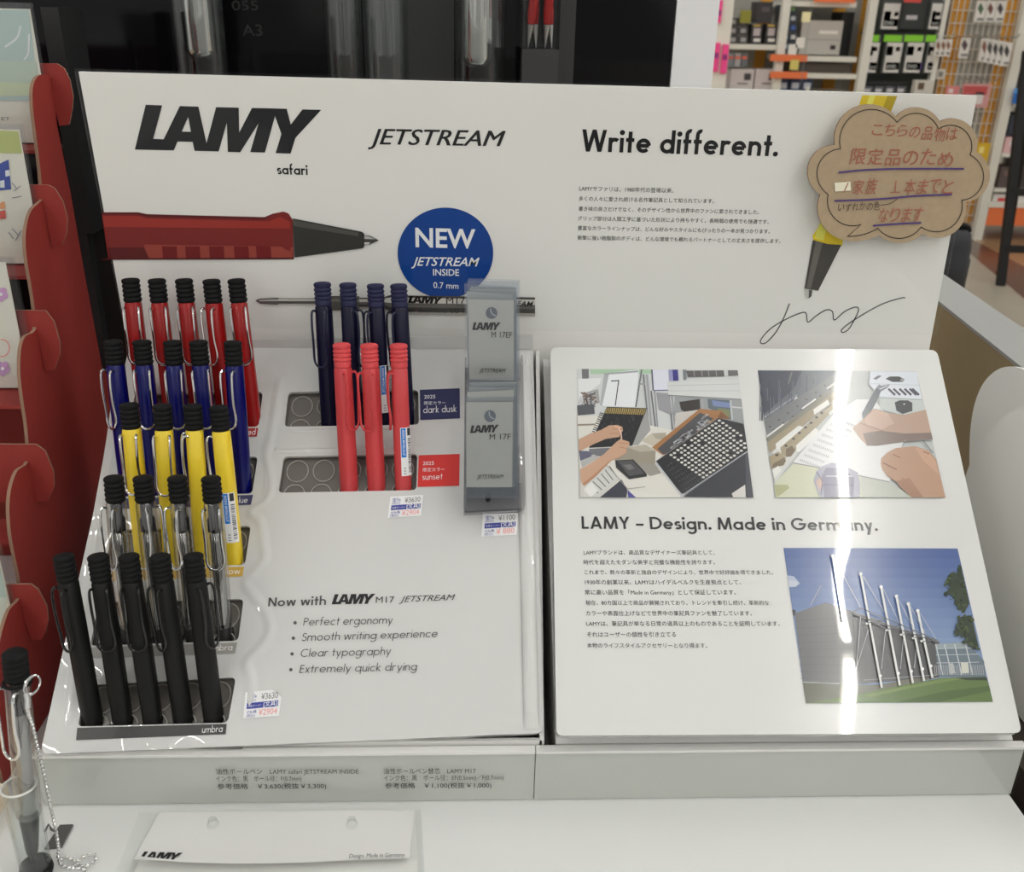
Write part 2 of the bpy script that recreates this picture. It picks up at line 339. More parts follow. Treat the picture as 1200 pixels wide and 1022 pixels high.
# ------------------------------------------------------------------ header board with its prints
hb = thing('header_board', 'wide white upright header board printed with a red pen, blue circle and yellow pen', 'sign board', (0, 0, 0))
TL, TR = hit(92, 84, BOARD), hit(1145, 112, BOARD)
BLc, BRc = Vector((-.3095, 0, .03)), Vector((.3262, 0, .03))
bd = MB().slab([TL, TR, BRc, BLc], (0, .005, 0), BOARDW); bdo = bd.build('board_panel', hb)
pr = Print(BOARD, PRINT, 4, (100, 80)); pr.multi([], (0, 0, 0))
vs, fs = [], []
loops = [[pr.P(*p) for p in L] for L in (LOGO, LOGOH)]
tri = tessellate_polygon([[Vector((v.x, v.z, 0)) for v in L] for L in loops])
pr.mb.raw([v for L in loops for v in L], [list(t) for t in tri], PRINT, ink(26, 28, 30))
pr.build('brand_logo', bdo, 'heavy black slanted block letter logo')
pr = Print(BOARD, PRINT)
pr.fut('safari', (325, 204.2), (361, 205.2), h=11.5, t=.082, gap=.1); pr.build('range_name_print', bdo)
pr = Print(BOARD, PRINT); pr.text('JETSTREAM', (431, 169), (591.6, 171.5), (28, 28, 30), 19.5, .0, .33); pr.text('JETSTREAM', (431.7, 169), (592.5, 171.5), (28, 28, 30), 19.3, .0, .33); pr.build('refill_name_print', bdo, 'slanted black capitals')
pr = Print(BOARD, PRINT, 4, (650, 130)); pr.fut('Write different.', (125, 190), (1045, 213), h=104, t=.086, gap=.1); pr.build('headline_print', bdo, 'bold black headline')
pr = Print(BOARD, PRINT, 4, (650, 130))
for body, x0, yl, x1, yr in (('LAMYサファリは、1980年代の登場以来、', 115, 373, 556, 383), ('多くの人々に愛され続ける名作筆記具として知られています。', 113, 420, 747, 432),
    ('書き味の良さだけでなく、そのデザイン性から世界中のファンに愛されてきました。', 112, 467, 957, 483), ('グリップ部分は人間工学に基づいた形状により持ちやすく、長時間の使用でも快適です。', 108, 512, 1003, 529),
    ('豊富なカラーラインナップは、どんな好みやスタイルにもぴったりの一本が見つかります。', 108, 557, 1008, 574), ('衝撃に強い樹脂製のボディは、どんな環境でも頼れるパートナーとしての丈夫さを提供します。', 106, 603, 1058, 619)):
    pr.text(body, (x0, yl), (x1, yr), (52, 50, 50))
pr.build('paragraph_print', bdo, 'six lines of small grey text')
pr = Print(BOARD, PRINT)                          # red pen picture
pr.poly([(119,249.5),(162,249.5),(172,251.5),(310,255),(322,250),(332,248),(338,250),(343,258),(344.5,303.5),(127,303.5)], (112, 30, 28))
pr.poly([(119,248.8),(162,248.8),(172,251),(310,254.5),(322,249.5),(310,257.5),(172,254.5),(162,251.5),(119.4,251.5)], (84, 16, 20))
pr.poly([(120,253),(162,253),(172,256),(315,259.5),(328,254),(340,260),(340,268),(122,266)], (140, 42, 34))
pr.poly([(169,286.5),(330,289),(334,292),(340,295),(340,291),(343,288),(343,303),(170,303)], (140, 58, 48))
pr.poly([(126,290),(169,290),(175,303.5),(127.5,303.5)], (84, 16, 18))
for x in (190, 217, 245, 274, 300): pr.poly([(x, 288.5), (x+17, 288.8), (x+18, 303.5), (x+1, 303.5)], (104, 18, 20))
pr.poly([(120,303),(344,302),(344.5,304),(120.3,304.5)], (70, 12, 16))
pr.poly([(343,256),(424,271.6),(427,274),(427,289),(425,291),(345,301.8)], (44, 44, 42))
pr.poly([(343.4,257.5),(420,272.5),(420,277),(343.7,265)], (72, 70, 66))
pr.poly([(427,275.8),(433,276.2),(444,281.6),(433,286.8),(427,287)], (60, 58, 56)); pr.poly([(427,276.5),(432,277),(440,280.5),(427,280)], (170, 168, 165)); pr.poly([(427,284),(434,284),(432,286.5),(427,286.5)], (190, 188, 184))
pr.build('red_pen_picture', bdo, 'printed red pen with dark grip pointing right')
pr = Print(BOARD, PRINT, o=.0005)                 # blue circle
pr.ell(522, 296.5, 56, 53.2, (0, 56, 128), 64)
W_ = (226, 228, 232)
pr.text('NEW', (487, 289), (557, 290.8), W_, 23, .022); pr.text('JETSTREAM', (482, 311.2), (562, 312), W_, 10.5, .012, .33); pr.text('INSIDE', (507.5, 322.8), (538, 323.2), W_, 8, .012); pr.text('0.7 mm', (508, 337.5), (537.3, 338.6), W_, 7.4, .004)
pr.build('blue_circle_print', bdo, 'round blue badge with white NEW lettering')
pr = Print(BOARD, PRINT, o=.001)                  # refill picture
for y0, y1, c in ((0, .12, (70, 68, 66)), (.12, .4, (196, 192, 186)), (.4, .62, (96, 93, 90)), (.62, .85, (62, 60, 58)), (.85, 1, (150, 146, 140))):
    L = lambda k, a, b: a+(b-a)*k
    pr.multi([[(326, L(y0, 349.6, 356.8)), (388, L(y0, 349.8, 357)), (388, L(y1, 349.8, 357)), (326, L(y1, 349.6, 356.8))], [(421, L(y0, 349, 361.5)), (448, L(y0, 348.5, 362)), (448, L(y1, 348.5, 362)), (421, L(y1, 349, 361.5))],
              [(448, L(y0, 348.5, 362)), (457, L(y0, 346, 368.5)), (457, L(y1, 346, 368.5)), (448, L(y1, 348.5, 362))], [(457, L(y0, 346, 368.5)), (627, L(y0, 348.6, 370.6)), (627, L(y1, 348.6, 370.6)), (457, L(y1, 346, 368.5))]], c)
pr.poly([(387,346.8),(421,347.2),(421,364),(387,363.5)], (88, 85, 80)); pr.poly([(387,350),(421,350.4),(421,354),(387,353.5)], (120, 116, 110))
pr.poly([(299,352.4),(304,350),(326,348.8),(326,357.3),(305,356)], (86, 82, 82)); pr.poly([(303,351.4),(326,350.6),(326,353),(304,353)], (170, 165, 162))
pr.logo((478, 355), (519, 356), 8); pr.text('M17', (523, 356), (545, 356), h=8); pr.text('for documents ISO 12757-2', (478, 366), (566, 367.5), (40, 38, 38)); pr.text('JETSTREAM', (575, 357), (625, 359.5), h=6.5, bold=.01, shear=.3)
pr.build('refill_picture', bdo, 'printed grey metal refill')
pr = Print(BOARD, PRINT)                          # yellow pen picture and signature
pr.poly([(1010.6,111.5),(1051.5,112.6),(988,269),(965,256)], (206, 182, 40)); pr.poly([(1019,111.8),(1026,112),(974,260),(968,258)], (228, 212, 96)); pr.poly([(1040,112.4),(1051.5,112.6),(988,269),(981,266)], (168, 146, 28))
pr.poly([(965,255),(956.5,270),(952,277),(953.5,281.5),(970,286),(987,288),(989,270),(978,260)], (214, 188, 36)); pr.poly([(965,256),(957,270),(955,279),(965,282),(970,262)], (234, 214, 96))
pr.poly([(952.5,281.5),(970,286),(986,287),(958.8,340.8),(942.8,338.2)], (66, 63, 60)); pr.poly([(956,283),(964,285),(950,338.8),(945,338)], (98, 94, 90))
pr.poly([(943.4,338.6),(952,340.6),(951,347),(946,350.5),(943.5,346)], (180, 178, 172)); pr.poly([(948,339.6),(952,340.4),(951,347),(947.5,350)], (80, 78, 76))
pr.build('yellow_pen_picture', bdo, 'printed yellow pen writing downwards')
def smooth(pts, n=5):
    out = []; P = [Vector((p[0], p[1])) for p in pts]
    for i in range(len(P)-1):
        a = P[max(0, i-1)]; b = P[i]; c = P[i+1]; d = P[min(len(P)-1, i+2)]
        for k in range(n):
            t = k/n; out.append(tuple(.5*((2*b)+(c-a)*t+(2*a-5*b+4*c-d)*t*t+(3*b-a-3*c+d)*t**3)))
    return out+[tuple(P[-1])]
pr = Print(BOARD, PRINT, 2.838, (860, 280))
pr.line(smooth([(185,215),(165,265),(140,310),(110,343),(92,348),(90,335),(115,305),(150,280),(200,255),(238,245),(246,277),(275,255),(308,236),(328,242),(334,270),(368,242),(403,227),(415,236),(400,270),(382,300),(364,311),(358,303),(385,280),(440,245),(500,214),(560,196),(569,198)]), 3.2, (40, 40, 44)); pr.build('signature_print', bdo, 'thin black handwritten flourish')
pane = MB().slab([TL+Vector((-.001, -.0048, .0022)), TR+Vector((.001, -.0048, .0022)), BRc+Vector((-.003, -.0048, .227)), BLc+Vector((-.006, -.0048, .227))], (0, .0022, 0), CLEAR)
pane.build('acrylic_cover', hb, 'clear acrylic sheet over the board')

# ------------------------------------------------------------------ speech bubble card taped on the board
BUB = YP(-.012); bs = lambda p: (p[0]/3.194+840, p[1]/3.194)
outer = arcs([(442,543),(672,437),(835,455),(972,568),(932,757),(770,876),(607,880),(500,903),(478,899),(388,728)], [97,44,60,70,66,32,8,0,47,74])
inner = arcs([(463,557),(675,458),(830,483),(948,580),(917,750),(765,850),(603,855),(490,885),(540,840),(417,728)], [96,46,58,66,62,40,8,0,50,64])
bub = MB().slab([hit(*bs(p), BUB) for p in outer], (0, .0018, 0), KRAFT, CUT)
bo = bub.build('speech_bubble_card'); tag(bo, 'brown kraft speech bubble card handwritten in red, over the right end of the white board', 'paper sign')
pr = Print(BUB, PRINTM, 3.194, (840, 0)); pr.line(inner+[inner[0]], 3.2, (42, 36, 32))
def hand(pr, body, x0, y0, x1, y1, size, col):
    n = len(body)
    for i, ch in enumerate(body):
        if ch == ' ': continue
        t = (i+.08)/n; x = x0+(x1-x0)*t; y = y0+(y1-y0)*t+random.uniform(-.06, .06)*size; w = (x1-x0)/n*.86
        if ch == '1':
            pr.line([(x+w*.42, y), (x+w*.52, y-size*.85)], 3.6, col); pr.line([(x-w*.02, y), (x+w*.92, y-2)], 3.2, col) if i > 3 else None
            continue
        pr.put(textmesh(ch, 0, random.uniform(-.05, .12)), (x, y), (x+w, y+random.uniform(-.05, .05)*size), col, size*random.uniform(.92, 1.06), .80)
RI = (150, 88, 70)
hand(pr, 'こちらの品物は', 575, 505, 900, 528, 46, RI); hand(pr, '限定品のため', 492, 612, 885, 618, 56, RI); hand(pr, '1家族 1本までと', 455, 722, 885, 722, 52, RI); hand(pr, 'なります', 600, 832, 770, 826, 52, RI); hand(pr, 'いずれかの色', 450, 790, 610, 782, 28, (60, 48, 42))
PU = (72, 54, 108)
pr.line(smooth([(455,646),(560,636),(700,632),(925,632)]), 7, PU); pr.line(smooth([(440,752),(600,746),(740,734),(880,728)]), 7, PU); pr.line(smooth([(585,845),(680,838),(765,834)]), 7, PU)
pr.line(smooth([(612,768),(650,762),(676,744)]), 2.5, (60, 48, 42))
pr.build('handwriting', bo, 'red handwriting underlined in purple'); pr = Print(BUB, PRINTM, 3.194, (840, 0), o=.0008)
pr.poly([(441,684),(500,680),(502,713),(443,717)], (216, 212, 190)); pr.line([(492,684),(478,714)], 4, RI); pr.build('paper_patch', bo, 'small pale correction patch')

# ------------------------------------------------------------------ pen tray (sloping, with cut-out windows and recessed grey inserts)
def S2(p, o=0.): v = hit(p[0], p[1], TRAY); return (v.x, (v-TRAY.p).dot(US))
def S3(q, o=0.): return TRAY.p+Vector((q[0], 0, 0))+US*q[1]+NS*o
WIN = dict(red=[(158,462),(308,459.5),(303,500),(151,504)], blue=[(146,540),(302,535),(295.5,578.5),(139,582)], yellow=[(132,621),(294,616.5),(287,662),(122,667)],
           clear=[(116,706),(285.5,702),(279,751),(105.5,757)], black=[(102,803),(276.5,794),(267,847),(91,851.5)],
           dusk=[(338,459.5),(490,457),(491,497.8),(333,500)], sunset=[(332.5,535),(489,532),(488,574.5),(326,577.5)])
def rounded(q, r=.12, n=4):
    out = []; N = len(q)
    for i in range(N):
        a, b, c = Vector(q[i-1]), Vector(q[i]), Vector(q[(i+1) % N]); p = b+(a-b).normalized()*min((a-b).length, (c-b).length)*r; s = b+(c-b).normalized()*min((a-b).length, (c-b).length)*r
        out += [tuple(p*(1-t)**2+b*2*t*(1-t)+s*t*t) for t in [k/n for k in range(n+1)]]
    return out
ty = thing('pen_tray', 'white sloping pen tray with cut out windows below the left half of the header board', 'display tray', (0, 0, 0))
OUT = rounded([S2((152, 407)), S2((624.5, 408)), S2((637.5, 859)), S2((47, 884))], .02)
HOLES = {k: rounded([S2(p) for p in q]) for k, q in WIN.items()}
loops = [[Vector((a, b, 0)) for a, b in L] for L in [OUT]+list(HOLES.values())]
tri = tessellate_polygon(loops); sh = MB(); flat = [S3(q) for L in [OUT]+list(HOLES.values()) for q in L]
def clampy(v, y=-.0055): return v if v.y < y else CAM+(v-CAM)*((y-CAM.y)/(v.y-CAM.y))
sh.raw(flat, [list(t) for t in tri], TRAYW)
N = len(OUT); sh.raw([S3(q) for q in OUT]+[S3(q, -.007) for q in OUT], [[i, (i+1) % N, N+(i+1) % N, N+i] for i in range(N)], TRAYW)
for L in HOLES.values():
    n = len(L); sh.raw([S3(q) for q in L]+[S3(q, -.003) for q in L], [[(i+1) % n, i, n+i, n+(i+1) % n] for i in range(n)], TRAYW)
# rounded raised fold along the right margin of the film
fold = []
for k in range(25):
    t = k/24; w = .0035+.001*math.sin(t*19)
    for j in range(9):
        a = math.pi*j/8; p = S2((604+t*10+9*(1-math.cos(a)), 412+t*442)); fold.append(clampy(S3(p, .0004+w*math.sin(a)*(1 if 0 < k < 24 else 0))))
sh.raw(fold, [[k*9+j, k*9+j+1, (k+1)*9+j+1, (k+1)*9+j] for k in range(24) for j in range(8)], TRAYW)
def ridge(path, hw, hh):
    P = [S2(p) for p in smooth(path, 6)]; vs = []; n = len(P)
    for i, p in enumerate(P):
        a = Vector(P[max(0, i-1)]); b = Vector(P[min(n-1, i+1)]); d = (b-a).normalized(); nn = Vector((d.y, -d.x)); k = math.sin(math.pi*min(1, min(i, n-1-i)/4)/2)
        for j in range(9): t = -1+j/4; q = Vector(p)+nn*t*hw; vs.append(S3(q, hh*k*(math.cos(math.pi*t)+1)/2+.00005))
    sh.raw(vs, [[i*9+j, i*9+j+1, (i+1)*9+j+1, (i+1)*9+j] for i in range(n-1) for j in range(8)], TRAYW)
ridge([(329,440),(323,480),(317,512),(313,535),(318,560),(313,584),(295,600),(305,612),(309,635),(310,655),(297,672),(288,684),(297,698),(311,716),(317,738),(307,758),(290,776),(295,800),(291,838)], .0055, .0009)
ridge([(142,440),(132,520),(118,600),(104,690),(88,780),(80,850)], .0050, .0008)
ridge([(336,505),(400,504),(492,500)], .0018, .0007); ridge([(326,524),(330,528),(408,526),(489,524)], .0018, .0006)
BF = YP(-.0056)                                   # back flange of the film standing against the board
sh.slab([hit(x, y, BF) for x, y in ((150.5,401), (300,398.5), (460,395.5), (624,392), (625,409), (152,409))], (0, .0006, 0), TRAYW)
sho = sh.build('tray_sheet', ty)
sd = MB(); A = [Vector((-.3155, -.0005, .2395)), Vector((-.3205, -.2275, .046)), Vector((-.3205, -.2275, .001)), Vector((-.3155, -.0005, .001))]
sd.slab(A, (.003, 0, 0), WHITE); sd.slab([v+Vector((.3185, 0, 0)) for v in A], (.003, 0, 0), WHITE)
sd.slab([Vector((-.3205, -.2275, .046)), Vector((-.0005, -.2275, .046)), Vector((-.0005, -.2275, .001)), Vector((-.3205, -.2275, .001))], (0, .003, 0), WHITE)
sd.build('tray_sides', ty)
lp = lambda a, b, n: [(a[0]+(b[0]-a[0])*i/(n-1), a[1]+(b[1]-a[1])*i/(n-1)) for i in range(n)]
LEAN = math.tan(math.radians(10.5))
ROWS = {
 'red': ([(152.7,326),(183.5,326.5),(215.2,326.5),(247.5,327.2),(276.6,326.6)], lp((169,500),(295,499), 5)),
 'blue': ([(132,398.5),(166,398.5),(201.7,399),(232,399),(272.5,399.6)], lp((148,581),(282,577), 5)),
 'yellow': ([(151,472.5),(190,474),(225.5,474),(256,475.4)], [(166,664),(199,663),(236,662),(272,661)]),
 'clear': ([(133,558),(167,558),(207.5,558),(247,558.5)], [(146,752),(184,751),(222,750),(260,749)]),
 'black': ([(74,650),(114.3,650),(150.5,650),(187,650),(226,649.5)], [(104,851.5),(139.5,851),(175,850),(211,848.8),(247,847)]),
 'dusk': ([(377.6,330.5),(407.5,331.3),(439.8,332.5),(467,332.6)], [(385,497),(415,497),(447,496.5),(475,496)]),
 'sunset': ([(400.2,402),(432.5,402.7),(467,402.7)], [(408,576),(440.4,575),(472,574)]),
}
def pen_axis(b, t):                               # where a pen stands: its front touches the film at b, its top is seen at t
    B_ = hit(b[0], b[1], TRAY)+Vector((0, .98, -.18))*.0068; n = Vector((0, 1, -LEAN)); d = ray(*t); return B_, CAM+d*((B_-CAM).dot(n)/d.dot(n))
for k, q in WIN.items():
    ins = MB(); L = [S2(p) for p in q]; D = -.0055; W_ = k
    c = Vector((sum(a for a, b in L)/4, sum(b for a, b in L)/4)); w2 = max(abs(a-c.x) for a, b in L)+.008; h2 = max(abs(b-c.y) for a, b in L)
    big = [(c.x-w2, c.y-h2-.0125), (c.x+w2, c.y-h2-.0125), (c.x+w2, c.y+h2+.004), (c.x-w2, c.y+h2+.004)]
    holes = []
    for t, bp in zip(ROWS[k][0], ROWS[k][1]):
        B_, T_ = pen_axis(bp, t); ax = (T_-B_).normalized(); fl_p = TRAY.off(D); P0 = B_+ax*((fl_p.p-B_).dot(NS)/ax.dot(NS)); sx, sy = P0.x, (P0-TRAY.p).dot(US)
        holes.append([(sx+.0068*math.cos(i*.3926991), sy+.0082*math.sin(i*.3926991)) for i in range(16)])
    loops = [[Vector((a, b, 0)) for a, b in Lp] for Lp in [big]+holes]
    ins.raw([S3(p, D) for Lp in [big]+holes for p in Lp], [list(t) for t in tessellate_polygon(loops)], GREYIN)
    for i in range(5):                            # embossed ovals of the clear blister
        for cy, kk in ((.34, 1), (1.02, .5)):
            u = (i+.55)/5.1; x_ = (q[0][0]*(1-u)+q[1][0]*u)*(1-cy)+(q[3][0]*(1-u)+q[2][0]*u)*cy; y_ = (q[0][1]*(1-u)+q[1][1]*u)*(1-cy)+(q[3][1]*(1-u)+q[2][1]*u)*cy
            o = S2((x_, y_)); n_ = 24 if kk == 1 else 11; ring = [S3((o[0]+.0078*math.cos(a*.2617994+.25*(kk < 1)), o[1]+.0086*math.sin(a*.2617994+.25*(kk < 1))), D+.0006) for a in range(n_)]
            ins.tube(ring, .00055, GREYOV, 6, kk == 1)
    ins.build('tray_insert', ty, smooth=False, label='dark grey recessed insert with embossed ovals')
def strip(name, quad, col, body=None, p0=None, p1=None, h=7, label=None, extra=None):
    P_ = Print(TRAY, PRINTT, o=.0004); P_.poly(quad, col)
    if extra: extra(P_)
    if body: P_.fut(body, p0, p1, (236, 236, 236), h*.78, .05)
    P_.build(name, sho, label)
strip('colour_label', [(150,506),(302.5,501.5),(301,511.5),(148,516)], (150, 34, 34), 'red', (287, 510), (299, 509.5), 9, 'red colour label')
strip('colour_label', [(139,584.5),(296.5,580),(294,591.5),(136,596.5)], (52, 54, 92), 'blue', (274.5, 589.8), (290, 589.3), 9, 'navy colour label reading blue')
strip('colour_label', [(120,669.5),(286,664),(284,675.5),(117,681.5)], (186, 152, 66), 'yellow', (252, 673.5), (281, 672.5), 8.5, 'gold colour label')
strip('colour_label', [(104,759),(278,753),(275.5,765.5),(101,771.5)], (138, 136, 130), 'umbra', (244, 763), (272, 762), 9, 'grey colour label')
strip('colour_label', [(90.5,853),(265.6,848.3),(264.4,860.5),(89,867.5)], (58, 57, 56), 'umbra', (236.5, 859), (260.5, 857.8), 10, 'black colour label reading umbra')
def lim(P_): P_.text('2025', (497, 467.2), (510, 466.8), (236, 236, 236)); P_.text('限定カラー', (497, 474.2), (522, 473.6), (236, 236, 236))
strip('colour_label', [(492,456.8),(538.7,455),(539,490.2),(492.5,492.3)], (22, 26, 74), 'dark dusk', (496, 484.2), (535, 482.6), 10, 'navy colour label reading dark dusk', lim)
def lim2(P_): P_.text('2025', (495.5, 545.2), (508.5, 544.8), (236, 226, 222)); P_.text('限定カラー', (495.5, 552.4), (521, 551.8), (236, 226, 222))
strip('colour_label', [(490.8,533.6),(538.7,532),(538,569.3),(489.3,570.7)], (196, 40, 36), 'sunset', (495, 562.6), (518.5, 561.6), 9, 'red colour label reading sunset', lim2)
pr = Print(TRAY, PRINTT, 4.444, (290, 680), o=.0004)
pr.fut('Now with', (106, 137), (408, 128), (66, 66, 66), 46, .078, 0, .1); pr.logo((438, 126), (664, 122), 52); pr.text('M17', (668, 118), (764, 116), (52, 52, 52), 34)
pr.text('JETSTREAM', (790, 114), (1083, 103), (46, 46, 46), 32, 0, .38)
for i, (bx, by, body, x0, y0, x1, y1) in enumerate(((248, 222, 'Perfect ergonomy', 290, 237, 757, 226), (239, 302, 'Smooth writing experience', 283, 317, 990, 296), (232, 384, 'Clear typography', 276, 400, 748, 388), (226, 466, 'Extremely quick drying', 270, 483, 884, 468))):
    pr.ell(bx, by, 9, 9, (80, 80, 80), 16); pr.fut(body, (x0, y0), (x1, y1), (46, 46, 46), 41, .042, .1, .12)
pr.build('bullet_list_print', sho, 'printed heading with four bullet lines')
def price(quad, a, b, lab, cut=None):                # small two price stickers: quad TL TR BR BL
    def Q(u, v): 
        t = [quad[0][k]*(1-u)+quad[1][k]*u for k in (0, 1)]; d = [quad[3][k]*(1-u)+quad[2][k]*u for k in (0, 1)]; return (t[0]*(1-v)+d[0]*v, t[1]*(1-v)+d[1]*v)
    P_ = Print(TRAY, PRINTM, o=.0006); P_.poly(cut or quad, (226, 224, 218)); P_.poly([Q(.07,.42),Q(.95,.40),Q(.95,.63),Q(.07,.65)], (52, 62, 138)); h = abs(quad[3][1]-quad[0][1])
    BL = (70, 78, 140)
    P_.text('定価', Q(.08,.24), Q(.34,.23), BL, bold=.01); P_.text('(税込)', Q(.08,.38), Q(.32,.37), BL); P_.text('文房スーパー', Q(.1,.58), Q(.5,.57), (235, 235, 240)); P_.text('[文具]', Q(.54,.59), Q(.92,.57), (235, 235, 240), bold=.01)
    P_.text('小価格', Q(.08,.82), Q(.36,.81), BL, bold=.01); P_.text('(税込)', Q(.08,.96), Q(.32,.95), BL)
    P_.text(a, Q(.46,.33), Q(.93,.31), (112, 110, 106), h*.25); P_.text(b, Q(.42,.93), Q(.93,.91), (214, 146, 142), h*.25)
    o = P_.build('price_sticker', sho, lab)
price([(457.5,582),(496,580),(493.5,604.5),(454,607)], '¥3630', '¥2904', 'price sticker below the sunset label')
price([(566,602.5),(607,601),(605.5,626.5),(564,629)], '¥1100', '¥ 880', 'price sticker below the refill holder')
price([(287.5,811.5),(329,808),(327,839),(285,842)], '¥3630', '¥2904', 'worn price sticker near the black label', [(287.5,811.5),(319,808.2),(330,817),(327,839),(285,842)])

# ------------------------------------------------------------------ picture panel on the right (thick slab of card sheets under clear film)
pp = thing('picture_panel', 'thick white sloping picture panel with three printed photographs, right of the pen tray', 'display panel', (0, 0, 0))
bq = rounded([(645,407),(1098,410),(1197.5,859),(652,862.5)], .018)
sl = MB(); top = [hit(x, y, BOOK) for x, y in bq]
sl.slab(top, -NS*.0045, BOOKW, BOOKW); slo = sl.build('cover_sheet', pp)
for i, d in enumerate((.0055, .0085)):
    q = MB(); q.slab([p-NS*d+US*.0006*(1 if i else -.5) for p in top], -NS*.0022, BOOKW); q.build('backing_sheet', pp)
bs_ = MB(); A = [Vector((.009, -.0008, .232)), Vector((.009, -.226, .042)), Vector((.009, -.226, .001)), Vector((.009, -.0008, .001))]
bs_.slab(A, (.309, 0, 0), WHITE); bs_.build('panel_base', pp)
def txt(pr, rows):
    for body, x0, y0, x1, y1 in rows: pr.text(body, (x0, y0), (x1, y1), (54, 54, 52))
pr = Print(BOOK, PRINTB, 4.2857, (660, 590)); pr.fut('LAMY - Design. Made in Germany.', (94, 127), (1582, 137), (34, 34, 36), 62, .08, 0, .1); pr.build('headline_print', slo, 'bold black headline')
pr = Print(BOOK, PRINTB, 4.2857, (660, 590))
txt(pr, (('LAMYブランドは、高品質なデザイナーズ筆記具として、', 103, 256, 762, 256), ('時代を超えたモダンな美学と完璧な機能性を誇ります。', 103, 305, 762, 305), ('これまで、数々の革新と独自のデザインにより、世界中で好評価を得てきました。', 107, 355, 1055, 356),
    ('1930年の創業以来、LAMYはハイデルベルクを生産拠点として、', 110, 406, 893, 406), ('常に高い品質を「Made in Germany」として保証しています。', 110, 457, 868, 457), ('現在、80カ国以上で商品が展開されており、トレンドを牽引し続け、革新的な', 113, 509, 1035, 509),
    ('カラーや表面仕上げなどで世界中の筆記具ファンを魅了しています。', 115, 562, 948, 562), ('LAMYは、筆記具が単なる日常の道具以上のものであることを証明しています。', 117, 614, 1088, 614), ('それはユーザーの個性を引き立てる', 120, 669, 567, 669), ('本物のライフスタイルアクセサリーとなり得ます。', 120, 724, 724, 724)))
pr.build('paragraph_print', slo, 'ten lines of small grey text')

# photograph: workshop bench with pen trays
p = Print(BOOK, PRINTB, 5, (660, 420), step=6e-6, k=1.1); rnd = random.Random(3)
p.poly([(80,62),(1022,68),(1115,815),(100,815)], (203, 206, 206)); p.poly([(155,63),(520,64),(520,90),(160,92)], (168, 198, 168)); p.poly([(108,62),(150,62),(150,125),(112,135)], (112, 112, 114))
p.poly([(85,120),(225,115),(215,150),(90,240)], (222, 224, 224)); p.poly([(110,205),(205,180),(215,262),(120,275)], (160, 160, 160))
for i in range(26): p.line([(rnd.uniform(85, 200), rnd.uniform(195, 320)), (rnd.uniform(100, 215), rnd.uniform(195, 330))], rnd.uniform(4, 9), rnd.choice(((40, 42, 46), (90, 92, 96), (190, 190, 190), (120, 100, 90))))
p.poly([(82,275),(180,268),(185,325),(85,335)], (84, 86, 90)); p.poly([(240,88),(272,85),(240,285),(215,275)], (172, 174, 176)); p.poly([(270,85),(445,65),(425,285),(228,280)], (226, 229, 231)); p.line([(280,133),(325,130),(305,278)], 6, (60, 62, 66)); p.line([(240,92),(440,76)], 10, (160, 164, 166))
p.poly([(455,90),(500,95),(540,440),(500,440)], (186, 188, 190))
for a, b, c, d, co in ((425,285,460,66,(110,112,116)), (470,95,505,440,(110,112,116)), (490,95,520,440,(150,152,156)), (515,190,545,438,(104,106,110)), (535,190,556,438,(150,152,156)), (612,140,640,418,(110,112,116)), (636,215,656,415,(150,152,156)), (520,66,528,188,(90,92,110)), (440,150,480,150,(150,150,150))): p.line([(a,b),(c,d)], 9, co)
p.poly([(524,66),(616,66),(616,186),(532,190)], (216, 219, 230)); p.line([(530,188),(616,186)], 5, (70, 74, 120)); p.poly([(618,66),(640,66),(645,130),(622,132)], (150, 150, 190)); p.poly([(640,66),(672,66),(676,130),(645,132)], (58, 52, 128)); p.poly([(700,66),(722,66),(722,125),(705,128)], (120, 124, 130))
p.poly([(720,72),(940,70),(945,106),(730,110)], (92, 90, 90)); p.poly([(965,70),(1022,70),(1026,100),(968,104)], (98, 96, 96))
for x in (765, 810, 850, 895): p.line([(x, 72), (x+5, 106)], 5, (150, 148, 146))
p.poly([(545,200),(620,205),(640,330),(560,300)], (150, 150, 155)); p.poly([(655,225),(1045,240),(1060,385),(985,365),(650,330)], (150, 154, 156)); p.poly([(612,140),(1030,128),(1042,240),(615,216)], (208, 210, 209)); p.line([(612,160),(1032,150)], 3, (176, 178, 178)); p.line([(613,190),(1036,190)], 3, (182, 184, 184)); p.line([(614,216),(1042,240)], 5, (120, 122, 124))
p.poly([(680,255),(800,238),(804,300),(742,332),(690,300)], (52, 48, 46)); p.poly([(845,238),(975,245),(985,360),(850,290)], (96, 108, 116)); p.poly([(870,245),(985,262),(985,290),(880,280)], (120, 136, 176)); p.poly([(900,290),(975,300),(980,345),(920,325)], (122, 128, 92)); p.line([(980,245),(990,360)], 10, (190, 192, 194)); p.line([(990,285),(1048,290)], 8, (200, 200, 200)); p.line([(815,235),(820,300)], 8, (160, 162, 164))
p.poly([(84,335),(235,335),(640,420),(720,560),(720,815),(100,815)], (216, 214, 206)); p.poly([(85,385),(190,382),(185,392),(86,396)], (140, 130, 116)); p.poly([(660,320),(800,300),(700,400),(650,410)], (196, 192, 186))
p.poly([(150,530),(420,515),(300,580),(160,570)], (110, 112, 118)); p.poly([(490,295),(512,420),(440,508),(404,510)], (156, 156, 154)); p.poly([(256,284),(490,292),(405,512),(150,525)], (28, 29, 32)); p.poly([(256,288),(486,296),(474,332),(243,322)], (158, 138, 84))
for i in range(20): p.line([(262+i*11.8, 288+i*.4), (254+i*11.6, 326+i*.4)], 4, (50, 44, 34), False)
for i in range(16): p.line([(236-i*5, 325+i*12), (214-i*5, 318+i*12)], 5, (30, 30, 33), False)
